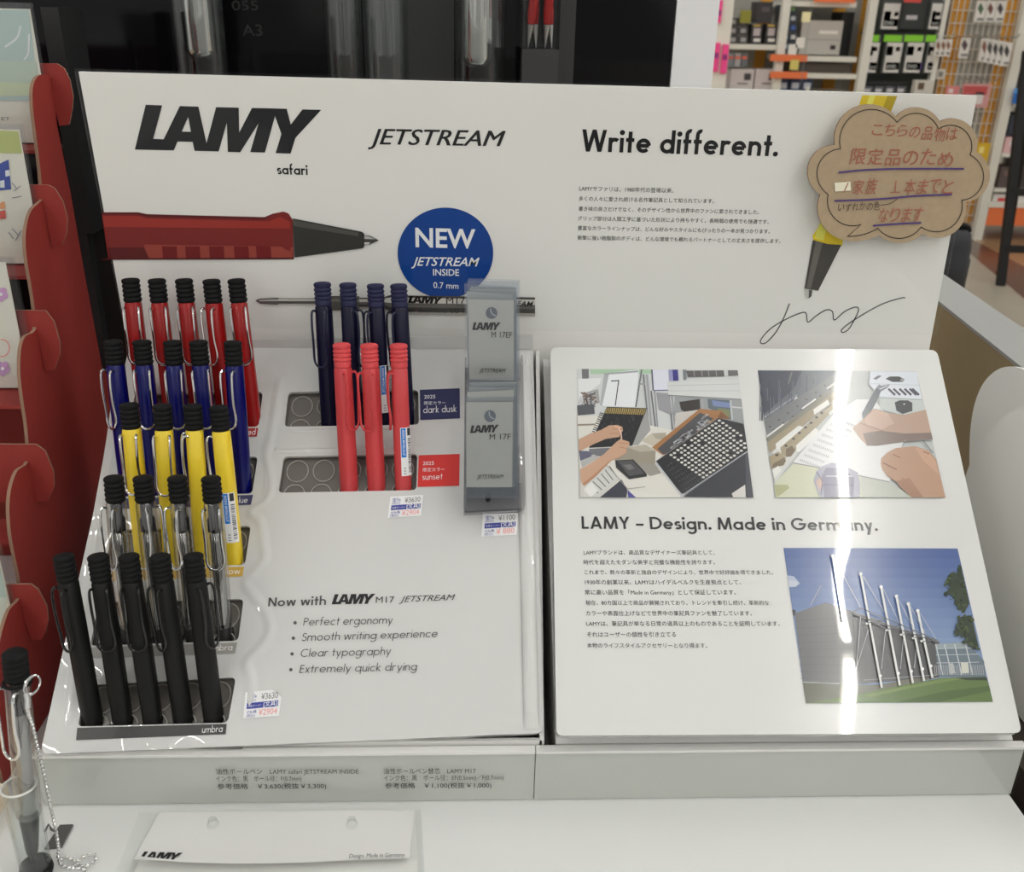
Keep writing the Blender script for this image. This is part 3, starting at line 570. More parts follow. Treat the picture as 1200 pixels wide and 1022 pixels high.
for i in range(120):
    a, b = rnd.random(), rnd.random(); x = 230+a*225-b*85; y = 345+b*160; p.line([(x, y), (x-8, y-12)], 3, rnd.choice(((52, 54, 58), (16, 17, 20), (66, 68, 70))), False)
p.poly([(90,475),(160,440),(220,420),(270,392),(320,390),(347,402),(350,425),(335,440),(330,460),(250,472),(180,502),(92,548)], (192, 154, 128)); p.line([(290,415),(345,412)], 5, (176, 126, 96)); p.line([(270,440),(330,440)], 4, (170, 122, 92)); p.line([(300,398),(340,408)], 4, (232, 196, 168))
p.poly([(100,595),(180,562),(210,580),(110,640)], (176, 176, 174)); p.poly([(92,540),(160,545),(165,575),(100,600)], (96, 96, 116)); p.poly([(300,590),(375,520),(482,505),(542,542),(536,660),(330,640)], (150, 143, 128)); p.poly([(375,520),(482,505),(542,542),(450,548)], (178, 171, 156)); p.poly([(440,610),(540,620),(575,672),(510,690),(440,640)], (150, 146, 138))
p.poly([(455,482),(520,440),(602,435),(605,500),(540,520)], (192, 185, 168)); p.poly([(520,440),(602,435),(600,480),(540,470)], (168, 160, 144))
p.poly([(520,522),(800,295),(930,308),(980,356),(900,352),(640,560),(580,565)], (158, 112, 70)); p.poly([(552,530),(802,318),(880,352),(640,548),(585,562)], (74, 74, 78)); p.poly([(925,312),(980,356),(940,352),(905,345)], (122, 86, 54))
for i in range(60):
    t, q = rnd.random(), rnd.random(); x = 590+t*230+q*40; y = 540-t*195+q*25; a = rnd.uniform(-.9, .9); p.line([(x, y), (x+34*math.cos(a), y+34*math.sin(a))], rnd.uniform(5, 10), rnd.choice(((190, 192, 196), (60, 60, 64), (130, 132, 138), (150, 148, 146))), False)
p.o += p.step
p.poly([(540,608),(910,350),(1058,385),(1082,545),(703,805)], (34, 34, 38)); p.poly([(700,812),(1080,545),(1115,815)], (46, 48, 56)); p.poly([(700,790),(712,800),(704,815),(684,812)], (180, 180, 184)); p.line([(540,606),(693,804)], 10, (188, 190, 194)); p.line([(700,800),(1080,545)], 6, (176, 178, 182)); p.line([(540,606),(905,350)], 4, (120, 118, 114)); p.poly([(988,792),(1066,740),(1070,815),(996,815)], (206, 204, 200)); p.poly([(1066,560),(1082,548),(1113,812),(1074,812)], (70, 72, 80))
def inq(x, y): return x < 1050+(y-385)*.13 and (y-612) < (x-540)*1.05-10 and (y-800) < -(x-703)*.69-16 and y > 608-(x-540)*.7+14
dots = []; dk = []
for i in range(15):
    for j in range(12):
        x = 632+i*20.2+j*21; y = 566-i*14.4+j*14.5+(i % 2)*3
        if rnd.random() < .05: continue
        if inq(x, y): dots.append(arc(x, y, 10, 6.5, 0, 330, 11))
for i in range(12):
    for j in range(9):
        x = 588+i*14+j*19; y = 610-i*9+j*22
        if inq(x, y) and j > 0 and y-610 > (x-640)*.55: dk.append(arc(x, y, 6, 4.5, 0, 315, 7))
p.multi(dk, (66, 68, 72)); p.multi(dots, (206, 204, 198))
p.poly([(305,598),(410,592),(490,678),(490,692),(386,708),(310,640)], (44, 44, 46)); p.poly([(320,602),(405,597),(474,674),(388,690)], (78, 78, 80)); p.poly([(350,625),(395,620),(420,645),(385,655)], (112, 112, 114))
p.poly([(120,768),(256,635),(332,702),(216,812),(150,812)], (206, 206, 202))
for i in range(6): p.line([(150+i*24, 745-i*23), (205+i*22, 790-i*19)], 6, (112, 110, 112), False)
p.poly([(120,768),(165,722),(205,775),(160,815)], (226, 226, 222)); p.poly([(215,815),(342,710),(376,770),(370,815)], (56, 58, 70)); p.poly([(378,772),(426,815),(380,815)], (74, 74, 140)); p.line([(256,625),(378,765),(480,752)], 4, (160, 158, 152))
p.poly([(98,650),(160,615),(240,560),(300,500),(335,472),(385,488),(390,505),(370,530),(372,555),(330,580),(270,605),(190,690),(122,748),(103,720)], (196, 158, 132)); p.poly([(170,690),(270,602),(330,580),(280,600),(190,692),(122,748),(112,735)], (176, 130, 100)); p.line([(325,495),(380,500)], 4, (178, 128, 98)); p.line([(330,520),(372,528)], 4, (178, 128, 98)); p.line([(322,405),(338,430),(342,475)], 7, (226, 190, 176)); p.poly([(98,720),(122,748),(118,815),(100,815)], (206, 204, 198))
p.build('workshop_photo_print', slo, 'printed photo of hands beside black pen trays')

# photograph: writing hands
p = Print(BOOK, PRINTB, 5, (880, 420), step=6e-6, k=1.1); rnd = random.Random(5)
p.poly([(40,70),(970,75),(1140,815),(145,815)], (186, 190, 188)); p.poly([(40,70),(560,72),(500,140),(430,215),(95,455),(75,350)], (98, 103, 110)); p.poly([(40,70),(300,72),(250,180),(75,330)], (62, 66, 80)); p.line([(240,80),(220,150)], 10, (112, 112, 110)); p.line([(80,345),(270,215)], 10, (150, 154, 160)); p.poly([(245,238),(270,225),(280,240),(256,252)], (225, 228, 230))
for i in range(70): 
    x = rnd.uniform(50, 430); p.line([(x, 75+(480-x)*.1+rnd.uniform(0, 250)), (x+rnd.uniform(-8, 8), 95+(480-x)*.1+rnd.uniform(0, 250))], 4, rnd.choice(((80, 84, 96), (52, 55, 66), (112, 116, 122), (66, 72, 100)))) if x < 400 else 0
p.poly([(80,360),(480,95),(520,140),(95,455)], (112, 114, 116)); p.poly([(90,470),(500,150),(510,180),(100,495)], (120, 116, 104))
for i in range(14): p.ell(110+i*27, 400-i*20+(i % 2)*40, 7, 5, (64, 62, 60), 12)
p.line([(298,296),(380,238)], 9, (228, 228, 224)); p.line([(95,456),(192,385)], 9, (224, 224, 220)); p.line([(445,178),(500,140)], 12, (206, 206, 204))
p.poly([(98,492),(500,188),(520,215),(140,540),(108,552)], (150, 138, 112)); p.poly([(125,545),(500,250),(560,250),(440,330),(140,735)], (206, 206, 202)); p.poly([(145,500),(280,394),(302,400),(300,430),(170,530),(148,535)], (222, 222, 216)); p.poly([(365,300),(450,242),(462,268),(372,332)], (222, 222, 214))
p.poly([(172,522),(500,240),(520,262),(240,560),(205,578),(178,560)], (156, 144, 118)); p.poly([(205,532),(240,510),(262,540),(235,575),(205,578)], (112, 98, 76)); p.poly([(265,510),(378,408),(396,420),(390,450),(285,548),(268,545)], (228, 228, 224)); p.poly([(455,318),(520,270),(525,290),(462,335)], (222, 222, 218))
for x, y in ((205,512),(250,471),(284,437),(320,404),(352,378),(385,346),(415,320),(150,565)): p.ell(x, y, 9, 7, (56, 50, 44), 14)
p.poly([(108,575),(160,545),(205,582),(192,625),(120,645)], (158, 144, 116)); p.poly([(130,618),(195,580),(205,600),(192,626),(122,645)], (116, 102, 80)); p.ell(152, 566, 11, 7, (56, 50, 44), 14); p.poly([(125,655),(160,628),(180,655),(136,708)], (222, 222, 216))
p.poly([(135,735),(250,615),(430,645),(812,722),(945,815),(145,815)], (202, 205, 180)); p.poly([(140,740),(215,740),(225,760),(160,810),(145,810)], (168, 170, 130)); p.poly([(640,690),(812,722),(945,815),(650,815)], (184, 188, 178))
p.poly([(246,610),(480,330),(620,240),(720,240),(905,470),(812,722),(430,644)], (222, 223, 222)); p.line([(246,612),(430,646),(812,724)], 6, (140, 140, 138))
for r in range(9):
    for k in range(11):
        x = 285+r*26+k*11; y = 605-r*30+k*4; p.line([(x, y), (x+7, y-16), (x+9, y-2)], 2.5, (150, 152, 156), False)
p.o += p.step
p.poly([(700,76),(970,78),(1002,240),(760,228),(690,150)], (214, 219, 226)); p.poly([(750,230),(1002,240),(1060,480),(900,480),(880,330),(760,300)], (192, 199, 196)); p.line([(760,230),(1000,242)], 6, (160, 166, 166)); p.line([(700,148),(985,158)], 4, (190, 196, 202))
p.poly([(715,120),(745,100),(768,102),(735,125)], (112, 114, 122)); p.poly([(788,120),(815,106),(868,106),(900,122),(890,138),(830,138)], (56, 56, 60)); p.ell(885, 126, 10, 8, (150, 150, 152), 12)
for x in (805, 835, 870, 900, 930, 945): p.line([(x, 178), (x+40, 215)], 13, (84, 85, 96))
p.poly([(843,258),(870,246),(920,246),(945,260),(946,308),(890,326),(852,306)], (58, 60, 63)); p.ell(898, 268, 6, 6, (170, 172, 174), 12)
p.poly([(735,172),(762,192),(738,250),(690,340),(655,362),(652,320),(690,250)], (96, 101, 108)); p.poly([(735,172),(752,152),(762,160),(815,152),(800,172),(764,194)], (128, 132, 140)); p.line([(755,180),(800,160)], 5, (210, 212, 216))
p.poly([(596,410),(650,362),(720,294),(760,305),(800,320),(900,330),(1025,300),(1064,470),(900,478),(760,505),(680,512),(640,470)], (178, 150, 132)); p.poly([(655,440),(760,424),(900,440),(1056,435),(1066,475),(880,492),(740,512),(680,512)], (124, 108, 100)); p.poly([(720,300),(800,322),(840,380),(760,420),(690,400),(665,360)], (192, 164, 146)); p.line([(640,380),(700,400),(790,430)], 6, (150, 122, 106))
p.line([(1000,470),(1068,555)], 6, (120, 124, 126)); p.line([(905,476),(885,520)], 5, (140, 144, 144))
p.poly([(764,585),(800,550),(850,525),(960,514),(1040,540),(1085,590),(1140,815),(942,815),(880,760),(850,722),(800,692),(768,650),(760,615)], (178, 142, 116)); p.poly([(850,720),(930,700),(1010,815),(942,815),(880,760)], (156, 118, 94)); p.poly([(960,520),(1035,542),(1080,600),(1100,680),(1010,600)], (192, 154, 128)); p.line([(830,562),(875,582)], 6, (138, 98, 76)); p.line([(775,612),(820,635),(855,652)], 7, (126, 86, 66)); p.line([(880,700),(915,715)], 5, (158, 114, 88)); p.line([(1010,545),(1045,560)], 7, (150, 108, 84))
p.poly([(366,715),(385,660),(415,632),(470,612),(520,616),(625,668),(640,720),(640,815),(402,815)], (166, 166, 180)); p.poly([(415,690),(440,640),(540,645),(605,700),(600,815),(430,815)], (128, 126, 146)); p.poly([(380,720),(410,690),(425,730),(400,780)], (196, 170, 160)); p.line([(440,690),(600,690)], 7, (196, 196, 206)); p.line([(430,740),(600,745)], 6, (100, 96, 122)); p.line([(385,665),(420,720),(410,800)], 6, (110, 108, 124))
p.build('handwriting_photo_print', slo, 'printed photo of writing hands on paper')

# photograph: building with white masts
p = Print(BOOK, PRINTB, 4.2857, (900, 630), step=6e-6, k=1.1); rnd = random.Random(9)
Q = [(78,52),(952,55),(1130,825),(190,833)]
def band(v0, v1, c):
    e = lambda a, b, v: (a[0]+(b[0]-a[0])*v, a[1]+(b[1]-a[1])*v)
    p.poly([e(Q[0], Q[3], v0), e(Q[1], Q[2], v0), e(Q[1], Q[2], v1), e(Q[0], Q[3], v1)], c)
for i in range(10): band(i*.065, 1, (74+i*5, 96+i*5, 150+i*3))
p.poly([(98,190),(130,195),(160,230),(140,248),(106,250)], (170, 180, 200)); p.poly([(106,215),(150,222),(140,246),(108,248)], (190, 196, 208))
p.poly([(122,360),(138,365),(142,390),(126,392)], (60, 60, 66)); p.poly([(134,380),(292,326),(430,372),(435,740),(176,730)], (100, 100, 102)); p.poly([(425,372),(860,520),(870,700),(435,740)], (74, 75, 76))
for i in range(9): p.line([(140+i*3, 420+i*36), (430, 400+i*40)], 2, (90, 90, 92), False)
for i in range(12): p.line([(455+i*34, 395+i*11), (458+i*34, 730-i*4)], 2, (64, 65, 67), False)
p.line([(430,374),(860,522)], 6, (118, 120, 124)); p.poly([(174,724),(435,742),(560,738),(700,712),(870,700),(480,790),(190,833)], (98, 98, 84)); p.line([(176,726),(360,734)], 4, (180, 180, 180)); p.line([(480,716),(850,690)], 3, (150, 152, 150))
p.poly([(838,535),(1000,525),(1040,570),(1085,620),(1095,705),(860,700)], (98, 112, 122)); p.poly([(845,535),(1000,526),(1005,556),(850,560)], (140, 152, 156))
for x in (850, 895, 945, 1000): p.line([(x-8, 535), (x+28, 690)], 5, (190, 194, 196))
for y in (558, 590, 630): p.line([(845, y), (1060, y-4)], 3, (176, 182, 186))
for i in range(28): p.line([(835+i*9, 640), (840+i*9, 690)], 2.5, (170, 172, 172), False)
p.poly([(905,632),(930,632),(942,682),(912,682)], (170, 172, 172)); p.poly([(968,628),(1005,628),(1008,680),(975,682)], (196, 198, 186))
p.poly([(190,833),(320,812),(480,780),(700,738),(870,705),(1098,700),(1130,825)], (86, 110, 54)); p.poly([(480,790),(720,742),(870,710),(1000,705),(700,760),(520,800)], (106, 128, 66)); p.poly([(640,826),(900,770),(1110,745),(1118,770),(860,826)], (70, 94, 42)); p.poly([(940,705),(1098,700),(1102,718),(1000,716)], (44, 56, 36)); p.poly([(190,833),(300,812),(400,828),(398,832)], (98, 112, 70))
tp_ = []
def tree(pts, n, c0):
    p.poly(pts, c0)
    for i in range(n):
        a = rnd.random(); b = rnd.random(); q = pts[rnd.randrange(len(pts))]; w = pts[rnd.randrange(len(pts))]; x = q[0]*a+w[0]*(1-a); y = q[1]*a+w[1]*(1-a)
        mx = 952+(y-55)*.2312-9; x = min(x, mx); p.poly(arc(x, y, 9*b+4, 8*b+3, rnd.uniform(0, 90), 300, 6), rnd.choice(((46, 62, 36), (34, 46, 30), (62, 76, 44), (52, 66, 40))))
tree([(970,145),(990,235),(1012,330),(985,380),(955,350),(935,325),(945,298),(888,280),(915,250),(892,225),(905,190),(945,180)], 50, (42, 56, 36)); tree([(1022,390),(1060,560),(1040,560),(1005,535),(985,525),(1000,510),(965,490),(935,478),(950,440),(960,400),(990,395)], 50, (40, 54, 34))
M_ = (214, 216, 214)
for a, b, c, d in ((465,180,572,755),(568,245,662,742),(645,292,728,732),(705,330),(752,362),) if False else ((465,180,572,755),(568,245,662,742),(645,292,728,732),(705,330,784,720),(752,365,826,705),(325,90,377,420)): p.line([(a,b),(c,d)], 11, M_); p.ell(a, b+3, 9, 9, (228, 229, 226), 14); p.ell(c-8, d-60, 8, 8, (228, 229, 226), 12)
for a, b in (((478,195),(585,375)),((578,255),(660,430)),((650,300),(735,462)),((712,338),(790,480)),((758,370),(845,510)),((330,100),(465,350)),((465,395),(445,660)),((505,460),(440,670)),((590,470),(570,660)),((680,510),(665,660)),((745,560),(735,655)),((265,240),(215,340))): p.line([a, b], 2.6, (176, 180, 184))
for a, b in (((425,374),(465,354)),((465,354),(850,515)),((425,374),(600,460)),((500,430),(595,405)),((600,462),(672,435)),((672,488),(735,470)),((730,505),(775,492)),((780,522),(850,515)),((430,385),(850,526))): p.line([a, b], 4.5, (96, 99, 104))
for x, y in ((497,432),(597,465),(670,488),(730,505),(772,520)): p.ell(x, y, 8, 6, (206, 208, 206), 12)
p.build('building_photo_print', slo, 'printed photo of a grey hall with white masts')

# ------------------------------------------------------------------ price rails along the front
def rail(x0, x1, label, rows):
    t = thing('price_rail', label, 'price rail', ((x0+x1)/2, -.2343, 0))
    MB().box((x0, -.2325, .0005), (x1, -.2305, .0405), mat('grey_paper_strip', ink(176, 177, 172), .6)).build('paper_strip', t)
    b = MB(); b.box((x0, -.2343, .0005), (x1, -.2331, .042), CLEAR); b.build('clear_front', t, label='clear plastic front')
    e = MB(); e.box((x0, -.2352, .0418), (x1, -.229, .0436), WHITE); e.box((x0, -.2352, .0392), (x1, -.2346, .0417), CLEAR); e.build('top_lip', t)
    if rows:
        pr = Print(YP(-.2344), PRINTM, 2.4, (140, 880), o=.0001)
        for r in rows: pr.text(r[0], (r[1], r[2]), (r[3], r[4]), (44, 44, 44), 12.5, r[5])
        pr.build('price_text', [c for c in t.children if c.name.startswith('clear_front')][0])
rail(-.3262, -.0052, 'long clear price rail with two printed price blocks in front of the pen tray', (
    ('油性ボールペン　LAMY safari JETSTREAM INSIDE', 272, 65, 673, 64, 0), ('インク色：黒　ボール径：F(0.7mm)', 272, 85, 512, 84, 0), ('参考価格　￥3,630(税抜￥3,300)', 276, 107, 582, 105, .006),
    ('油性ボールペン替芯　LAMY M17', 743, 64, 1002, 63, 0), ('インク色：黒　ボール径：EF(0.5mm)／F(0.7mm)', 743, 83, 1080, 81, 0), ('参考価格　￥1,100(税抜￥1,000)', 747, 105, 1046, 103, .006)))
rail(-.0046, .3228, 'long blank clear price rail in front of the picture panel', ())

# ------------------------------------------------------------------ pens
def pmat(n, c, r, coat=0.): return mat(n, c, r, coat=coat, coat_rough=.04)
PEN = {   # barrel, button, clip, button style
 'red': (mat('red_gloss_barrel', ink(146, 18, 18, 1.1), .28, spec=.3, coat=.1), BLACK, CHROME, 0), 'blue': (mat('blue_gloss_barrel', ink(4, 8, 88, 1.1), .28, spec=.3, coat=.1), BLACK, CHROME, 0),
 'yellow': (pmat('yellow_gloss_barrel', ink(236, 196, 44, 1.2), .3, .4), BLACK, CHROME, 0), 'clear': (CLEARB, BLACK, CHROME, 0),
 'black': (mat('black_matte_barrel', (.006, .006, .006), .5, spec=.28), BLACK, pmat('black_wire', (.008, .008, .008), .25), 0),
 'dusk': (mat('navy_satin_barrel', ink(10, 10, 44, .9), .35, spec=.3), pmat('navy_rubber', ink(28, 30, 68, 1.0), .7), pmat('navy_wire', ink(20, 22, 54, 1.), .3), 1),
 'sunset': (pmat('coral_satin_barrel', ink(198, 62, 66, 1.1), .45, .15), pmat('coral_rubber', ink(204, 68, 72, 1.1), .6), pmat('coral_wire', ink(196, 60, 64, 1.1), .4), 1)}
GRIPM = mat('dark_grip', (.018, .018, .018), .4)
LEN = .138
def pen_meshes(kind):
    bm_, um, cm, st = PEN[kind]; out = {}
    z0 = .032 if kind == 'clear' else .022; b = MB(); b.lathe([(.0052, z0), (.0060, z0+.002), (.0061, .060), (.0060, .095), (.0058, .1195), (.0054, .1206)], 28, bm_, 1., 1., 2.7); out['barrel'] = b.mesh('barrel', True)
    gm = GRIPM if kind in ('red', 'blue', 'yellow', 'clear', 'black') else bm_
    g_ = MB(); g_.lathe([(.0012, 0), (.0014, .004), (.0028, .0062), (.0034, .010), (.0050, z0-.001), (.0048, z0+.0005)], 24, gm, 1, 1, 2.2); out['grip'] = g_.mesh('grip', True)
    u = MB(); pf = [(.0050, .1203), (.0059, .1212)]
    if st == 0:
        for k in range(4): z = .1216+k*.0032; pf += [(.0060, z), (.0064, z+.0007), (.0064, z+.0017), (.0060, z+.0024), (.0056, z+.0028)]
        pf += [(.0060, .1346), (.0064, .1354), (.0063, .1368), (.0052, .1378), (.003, .1382), (.0001, .1383)]
    else:
        pf += [(.0060, .1216), (.0060, .1245), (.0056, .1252)]
        for k in range(3): z = .1254+k*.0030; pf += [(.0060, z), (.0064, z+.0006), (.0064, z+.0014), (.0060, z+.0020), (.0056, z+.0025)]
        pf += [(.0060, .1346), (.0064, .1354), (.0063, .1368), (.0052, .1378), (.003, .1382), (.0001, .1383)]
    u.lathe(pf, 24, um, cap=False); out['push_button'] = u.mesh('push_button', True)
    c = MB(); pth = []
    L = [(.0042, -.0040, .1165), (.0049, -.0060, .1178), (.0053, -.0078, .1170), (.0054, -.0086, .114), (.0052, -.0090, .104), (.0050, -.0086, .094), (.0056, -.0076, .086), (.0056, -.0076, .082), (.0048, -.0078, .079), (.0030, -.0080, .0768), (.0010, -.0081, .0760)]
    P3 = [Vector(p) for p in L]+[Vector((-p[0], p[1], p[2])) for p in reversed(L)]
    for i in range(len(P3)-1):
        for k in range(3): pth.append(P3[i].lerp(P3[i+1], k/3))
    for _ in range(2): pth = [pth[0]]+[(pth[i-1]+pth[i]*2+pth[i+1])/4 for i in range(1, len(pth)-1)]+[pth[-1]]
    c.tube(pth+[P3[-1]], .00085, cm, 8); out['clip'] = c.mesh('clip', True)
    if kind == 'clear':
        r = MB(); r.lathe([(.001, .02), (.0030, .034), (.0040, .036), (.0040, .098), (.0026, .1005)], 24, mat('dark_chrome', (.42, .42, .41), .10, 1.)); out['refill'] = r.mesh('refill', True)
        e = MB(); e.lathe([(.003, .1005), (.0048, .1008), (.0048, .109), (.0036, .111), (.0036, .1205)], 18, BLACK); out['mechanism'] = e.mesh('mechanism', True)
    return out
PM = {k: pen_meshes(k) for k in PEN}
def frame(T, d, ang):
    X = Vector((1, 0, 0)); X = (X-d*X.dot(d)).normalized(); Y = d.cross(X); R = Matrix.Identity(4)
    for i, v in enumerate((X, Y, d)):
        for k in range(3): R[k][i] = v[k]
    R.translation = T; return R @ Matrix.Rotation(math.radians(ang), 4, 'Z')
def sticker_mesh():
    pr = MB(); R = .00612
    def patch(a0, a1, z0, z1, c, lift):
        n = 8; vs = []
        for z in (z0, z1):
            for k in range(n+1):
                a = math.radians(a0+(a1-a0)*k/n); kx = (abs(math.cos(a))**2.7+abs(math.sin(a))**2.7)**(-1/2.7); vs.append((( R+lift)*math.cos(a)*kx, (R+lift)*math.sin(a)*kx, z))
        pr.raw(vs, [[k, k+1, n+2+k, n+1+k] for k in range(n)], PRINTM, ink(*c))
    patch(-108, -28, .042, .078, (226, 226, 222), .0001); patch(-104, -72, .056, .0775, (12, 108, 190), .00014); patch(-62, -36, .072, .0775, (40, 40, 44), .00014)
    rn = random.Random(2); z = .0445
    while z < .069:
        w = rn.choice((.0003, .0005, .0008)); patch(-60, -36, z, z+w, (46, 46, 46), .00014); z += w+rn.choice((.0003, .0005, .0007))
    for z in (.0435, .0455, .0475): patch(-94, -76, z, z+.0006, (120, 120, 120), .00014)
    def wrap(body, z0, z1, a0, a1, col, mirror=1):
        vs, fs = textmesh(body, .006, .2); x0, x1 = min(v[0] for v in vs), max(v[0] for v in vs); o = []
        for x, y in vs:
            t = (x-x0)/(x1-x0); a = math.radians(a0+(a1-a0)*(y/.73)); kx = (abs(math.cos(a))**2.7+abs(math.sin(a))**2.7)**(-1/2.7); o.append(((R+.0002)*math.cos(a)*kx, (R+.0002)*math.sin(a)*kx, z0+(z1-z0)*t))
        pr.raw(o, fs, PRINTM, ink(*col))
    wrap('JETSTREAM INSIDE', .0572, .0765, -80, -96, (235, 240, 245))
    return pr.mesh('price_label')
STK = sticker_mesh()
def add_pen(kind, b, t, ang, label, group, sticker=None, scale=1., base=None):
    F_ = base or hit(b[0], b[1], TRAY); B_ = F_+Vector((0, .98, -.18))*(0 if base else .0068); n = Vector((0, 1, -LEAN)); d = ray(*t); T = CAM+d*((B_-CAM).dot(n)/d.dot(n)); ax = (T-B_).normalized()
    tip = T-ax*LEN*scale
    t_ = thing('ballpoint_pen', label, 'pen', (0, 0, 0), group); t_.matrix_basis = frame(tip, ax, ang) @ Matrix.Scale(scale, 4)
    for nm, me in PM[kind].items():
        o = bpy.data.objects.new(nm, me); COL.objects.link(o); o.parent = t_
    if sticker is not None:
        o = bpy.data.objects.new('price_label', STK); COL.objects.link(o); o.parent = t_; o.matrix_basis = Matrix.Rotation(math.radians(sticker-ang), 4, 'Z'); o['label'] = 'white and blue barcode sticker'
    return t_
def row(kind, tops, bots, angs, names, lab, group, stk={}):
    for i, (t, b, a) in enumerate(zip(tops, bots, angs)): add_pen(kind, b, t, a, lab % names[i], group, stk.get(i))
N5 = ('leftmost', 'second from left', 'middle', 'second from right', 'rightmost'); N4 = ('leftmost', 'second from left', 'third from left', 'rightmost'); N3 = ('left', 'middle', 'right')
row('red', *ROWS['red'], (4, 6, 6, -30, 4), N5, 'red ballpoint pen with chrome wire clip, %s in the back row of five', 'red pens in the back row')
row('blue', *ROWS['blue'], (-38, 2, 8, 10, -30), N5, 'dark blue ballpoint pen with chrome clip, %s in its row of five', 'blue pens in the second row')
row('yellow', *ROWS['yellow'], (0, 4, -72, -100), N4, 'yellow ballpoint pen with black push button, %s of the four', 'yellow pens in the third row', {3: -4})
row('clear', *ROWS['clear'], (-28, 55, -30, 2), N4, 'transparent ballpoint pen with black push button, %s of the four', 'transparent pens in the fourth row')
row('black', *ROWS['black'], (-36, 2, 4, -40, 62), N5, 'matte black ballpoint pen, %s in the front row of five', 'black pens in the front row')
row('dusk', *ROWS['dusk'], (-22, 75, -70, -62), N4, 'navy ballpoint pen, %s of the four behind the coral pens', 'navy pens behind the coral pens', {2: 25})
row('sunset', *ROWS['sunset'], (52, -26, -82), N3, 'coral ballpoint pen, %s one of the three', 'coral pens in front of the navy pens', {2: 14})

# ------------------------------------------------------------------ refill holder and its packets
rh = thing('refill_holder', 'smoked clear pocket holding silver refill packets, right of the navy and coral labels', 'holder', (0, 0, 0))
# pockets hold upright packets: back plate on the tray, two cheeks and two front pockets
hq = [hit(*p, TRAY, .001) for p in ((545,431),(609.5,428),(612.5,600),(543.5,603.5))]
m = MB(); m.slab(hq, -NS*.0008, SMOKE); m.build('back_plate', rh)
up_ = (Vector((0, .20, .98))).normalized()
def lerp2(a, b, t): return a+(b-a)*t
Lw, Rw = hq[0], hq[1]
for A, B2 in ((hq[0], hq[3]), (hq[1], hq[2])):
    m = MB(); m.slab([A, B2, B2+NS*.016, A+NS*.016], (.0012, 0, 0), SMOKE); m.build('side_cheek', rh)
fq = [hit(*p, TRAY, .017) for p in ((547,568),(611,566),(611.5,598),(545,601))]
m = MB(); m.slab(fq, -NS*.0015, SMOKE); m.slab([fq[3], fq[2], hq[2], hq[3]], US*.0015, SMOKE); m.build('front_pocket', rh)
m = MB(); m.lathe([(.0002, 0), (.0016, .0005), (.0022, .004), (.0016, .0055), (.0002, .006)], 12, BLACK, org=tuple(hit(572, 588, TRAY, .003))); m.build('screw', rh, True, 'dark screw')
CARD = mat('silver_card', ink(170, 170, 164, 1.25), .34, .35)
def packet(quad, dist, bag, label, group, text=None):
    t = thing('refill_packet', label, 'refill packet', (0, 0, 0), group)
    pl = dist; P = [hit(*p, pl) for p in quad]; m = MB(); m.slab(P, -pl.n*.0007, CARD); c = m.build('card', t)
    Bg = [hit(*p, pl) for p in bag]; m = MB(); m.slab([p+pl.n*.0007 for p in Bg], pl.n*.0003, FILM); m.slab([p-pl.n*.0012 for p in Bg], pl.n*.0003, FILM); m.build('clear_bag', t)
    if text:
        (x0, y0), (x1, y1), (x2, y2), (x3, y3) = quad
        pr = Print(pl, PRINTM, o=.0003)
        f = lambda u, v: (x0+(x1-x0)*u+(x3-x0)*v, y0+(y1-y0)*u+(y3-y0)*v); h = y3-y0
        cx, cy = f(.51, .165); pr.ell(cx, cy, 6.8, 7, (92, 98, 106)); pr.line(arc(cx+5, cy-4, 6, 7, 90, 190, 8), 1.2, (160, 166, 170))
        pr.logo(f(.08, .41*88/h if h > 90 else .42), f(.70, .40*88/h if h > 90 else .41), 8.8); a = .50*88/h if h > 90 else .51
        pr.text(text, f(.50, a), f(.95, a), h=7); pr.text('JETSTREAM', f(.22, .905), f(.8, .9), h=5, shear=.3); pr.build('card_print', c)
def upright(px, back): # packet plane leaning back through the holder
    p = hit(px[0], px[1], TRAY, .002+back); return PL(p, (0, -.98, .20), (0, .2, .98))
for k in range(4):
    pl = upright((576, 470), .014-.0028*k); dx = (0, -1.5, 1.5, 3)[k]; dy = (0, -9, -12, -15)[k]; sk = (0, 2.5, -1, 0)[k]
    packet([(548.5+dx,350.5+dy),(602+dx,352+dy+sk),(602+dx,446),(550+dx,445)], pl, [(545.5+dx,341+dy),(606+dx,343+dy+sk),(606.5+dx,447),(548+dx,446)], 
           ('silver refill packet marked M17EF, foremost of the upper stack' if k == 0 else 'silver refill packet behind the front one, sheet %s of the upper stack' % ('', 'second', 'third', 'rearmost')[k]), 'refill packets in the upper stack', 'M 17EF' if k == 0 else None)
for k in range(4):
    pl = upright((576, 601), .014-.0028*k); dx = (0, 1, 3, 4)[k]; dy = (0, -12, -18, -23)[k]; sk = (0, -2, 2, 0)[k]
    packet([(546.4+dx,471.6+dy),(601+dx,471+dy+sk),(600+dx,571),(546.5+dx,571)], pl, [(544.6+dx,466+dy),(605+dx,465+dy+sk),(605+dx,583),(545+dx,584)],
           ('silver refill packet marked M17F, foremost of the lower stack' if k == 0 else 'silver refill packet behind the front one, sheet %s of the lower stack' % ('', 'second', 'third', 'rearmost')[k]), 'refill packets in the lower stack', 'M 17F' if k == 0 else None)

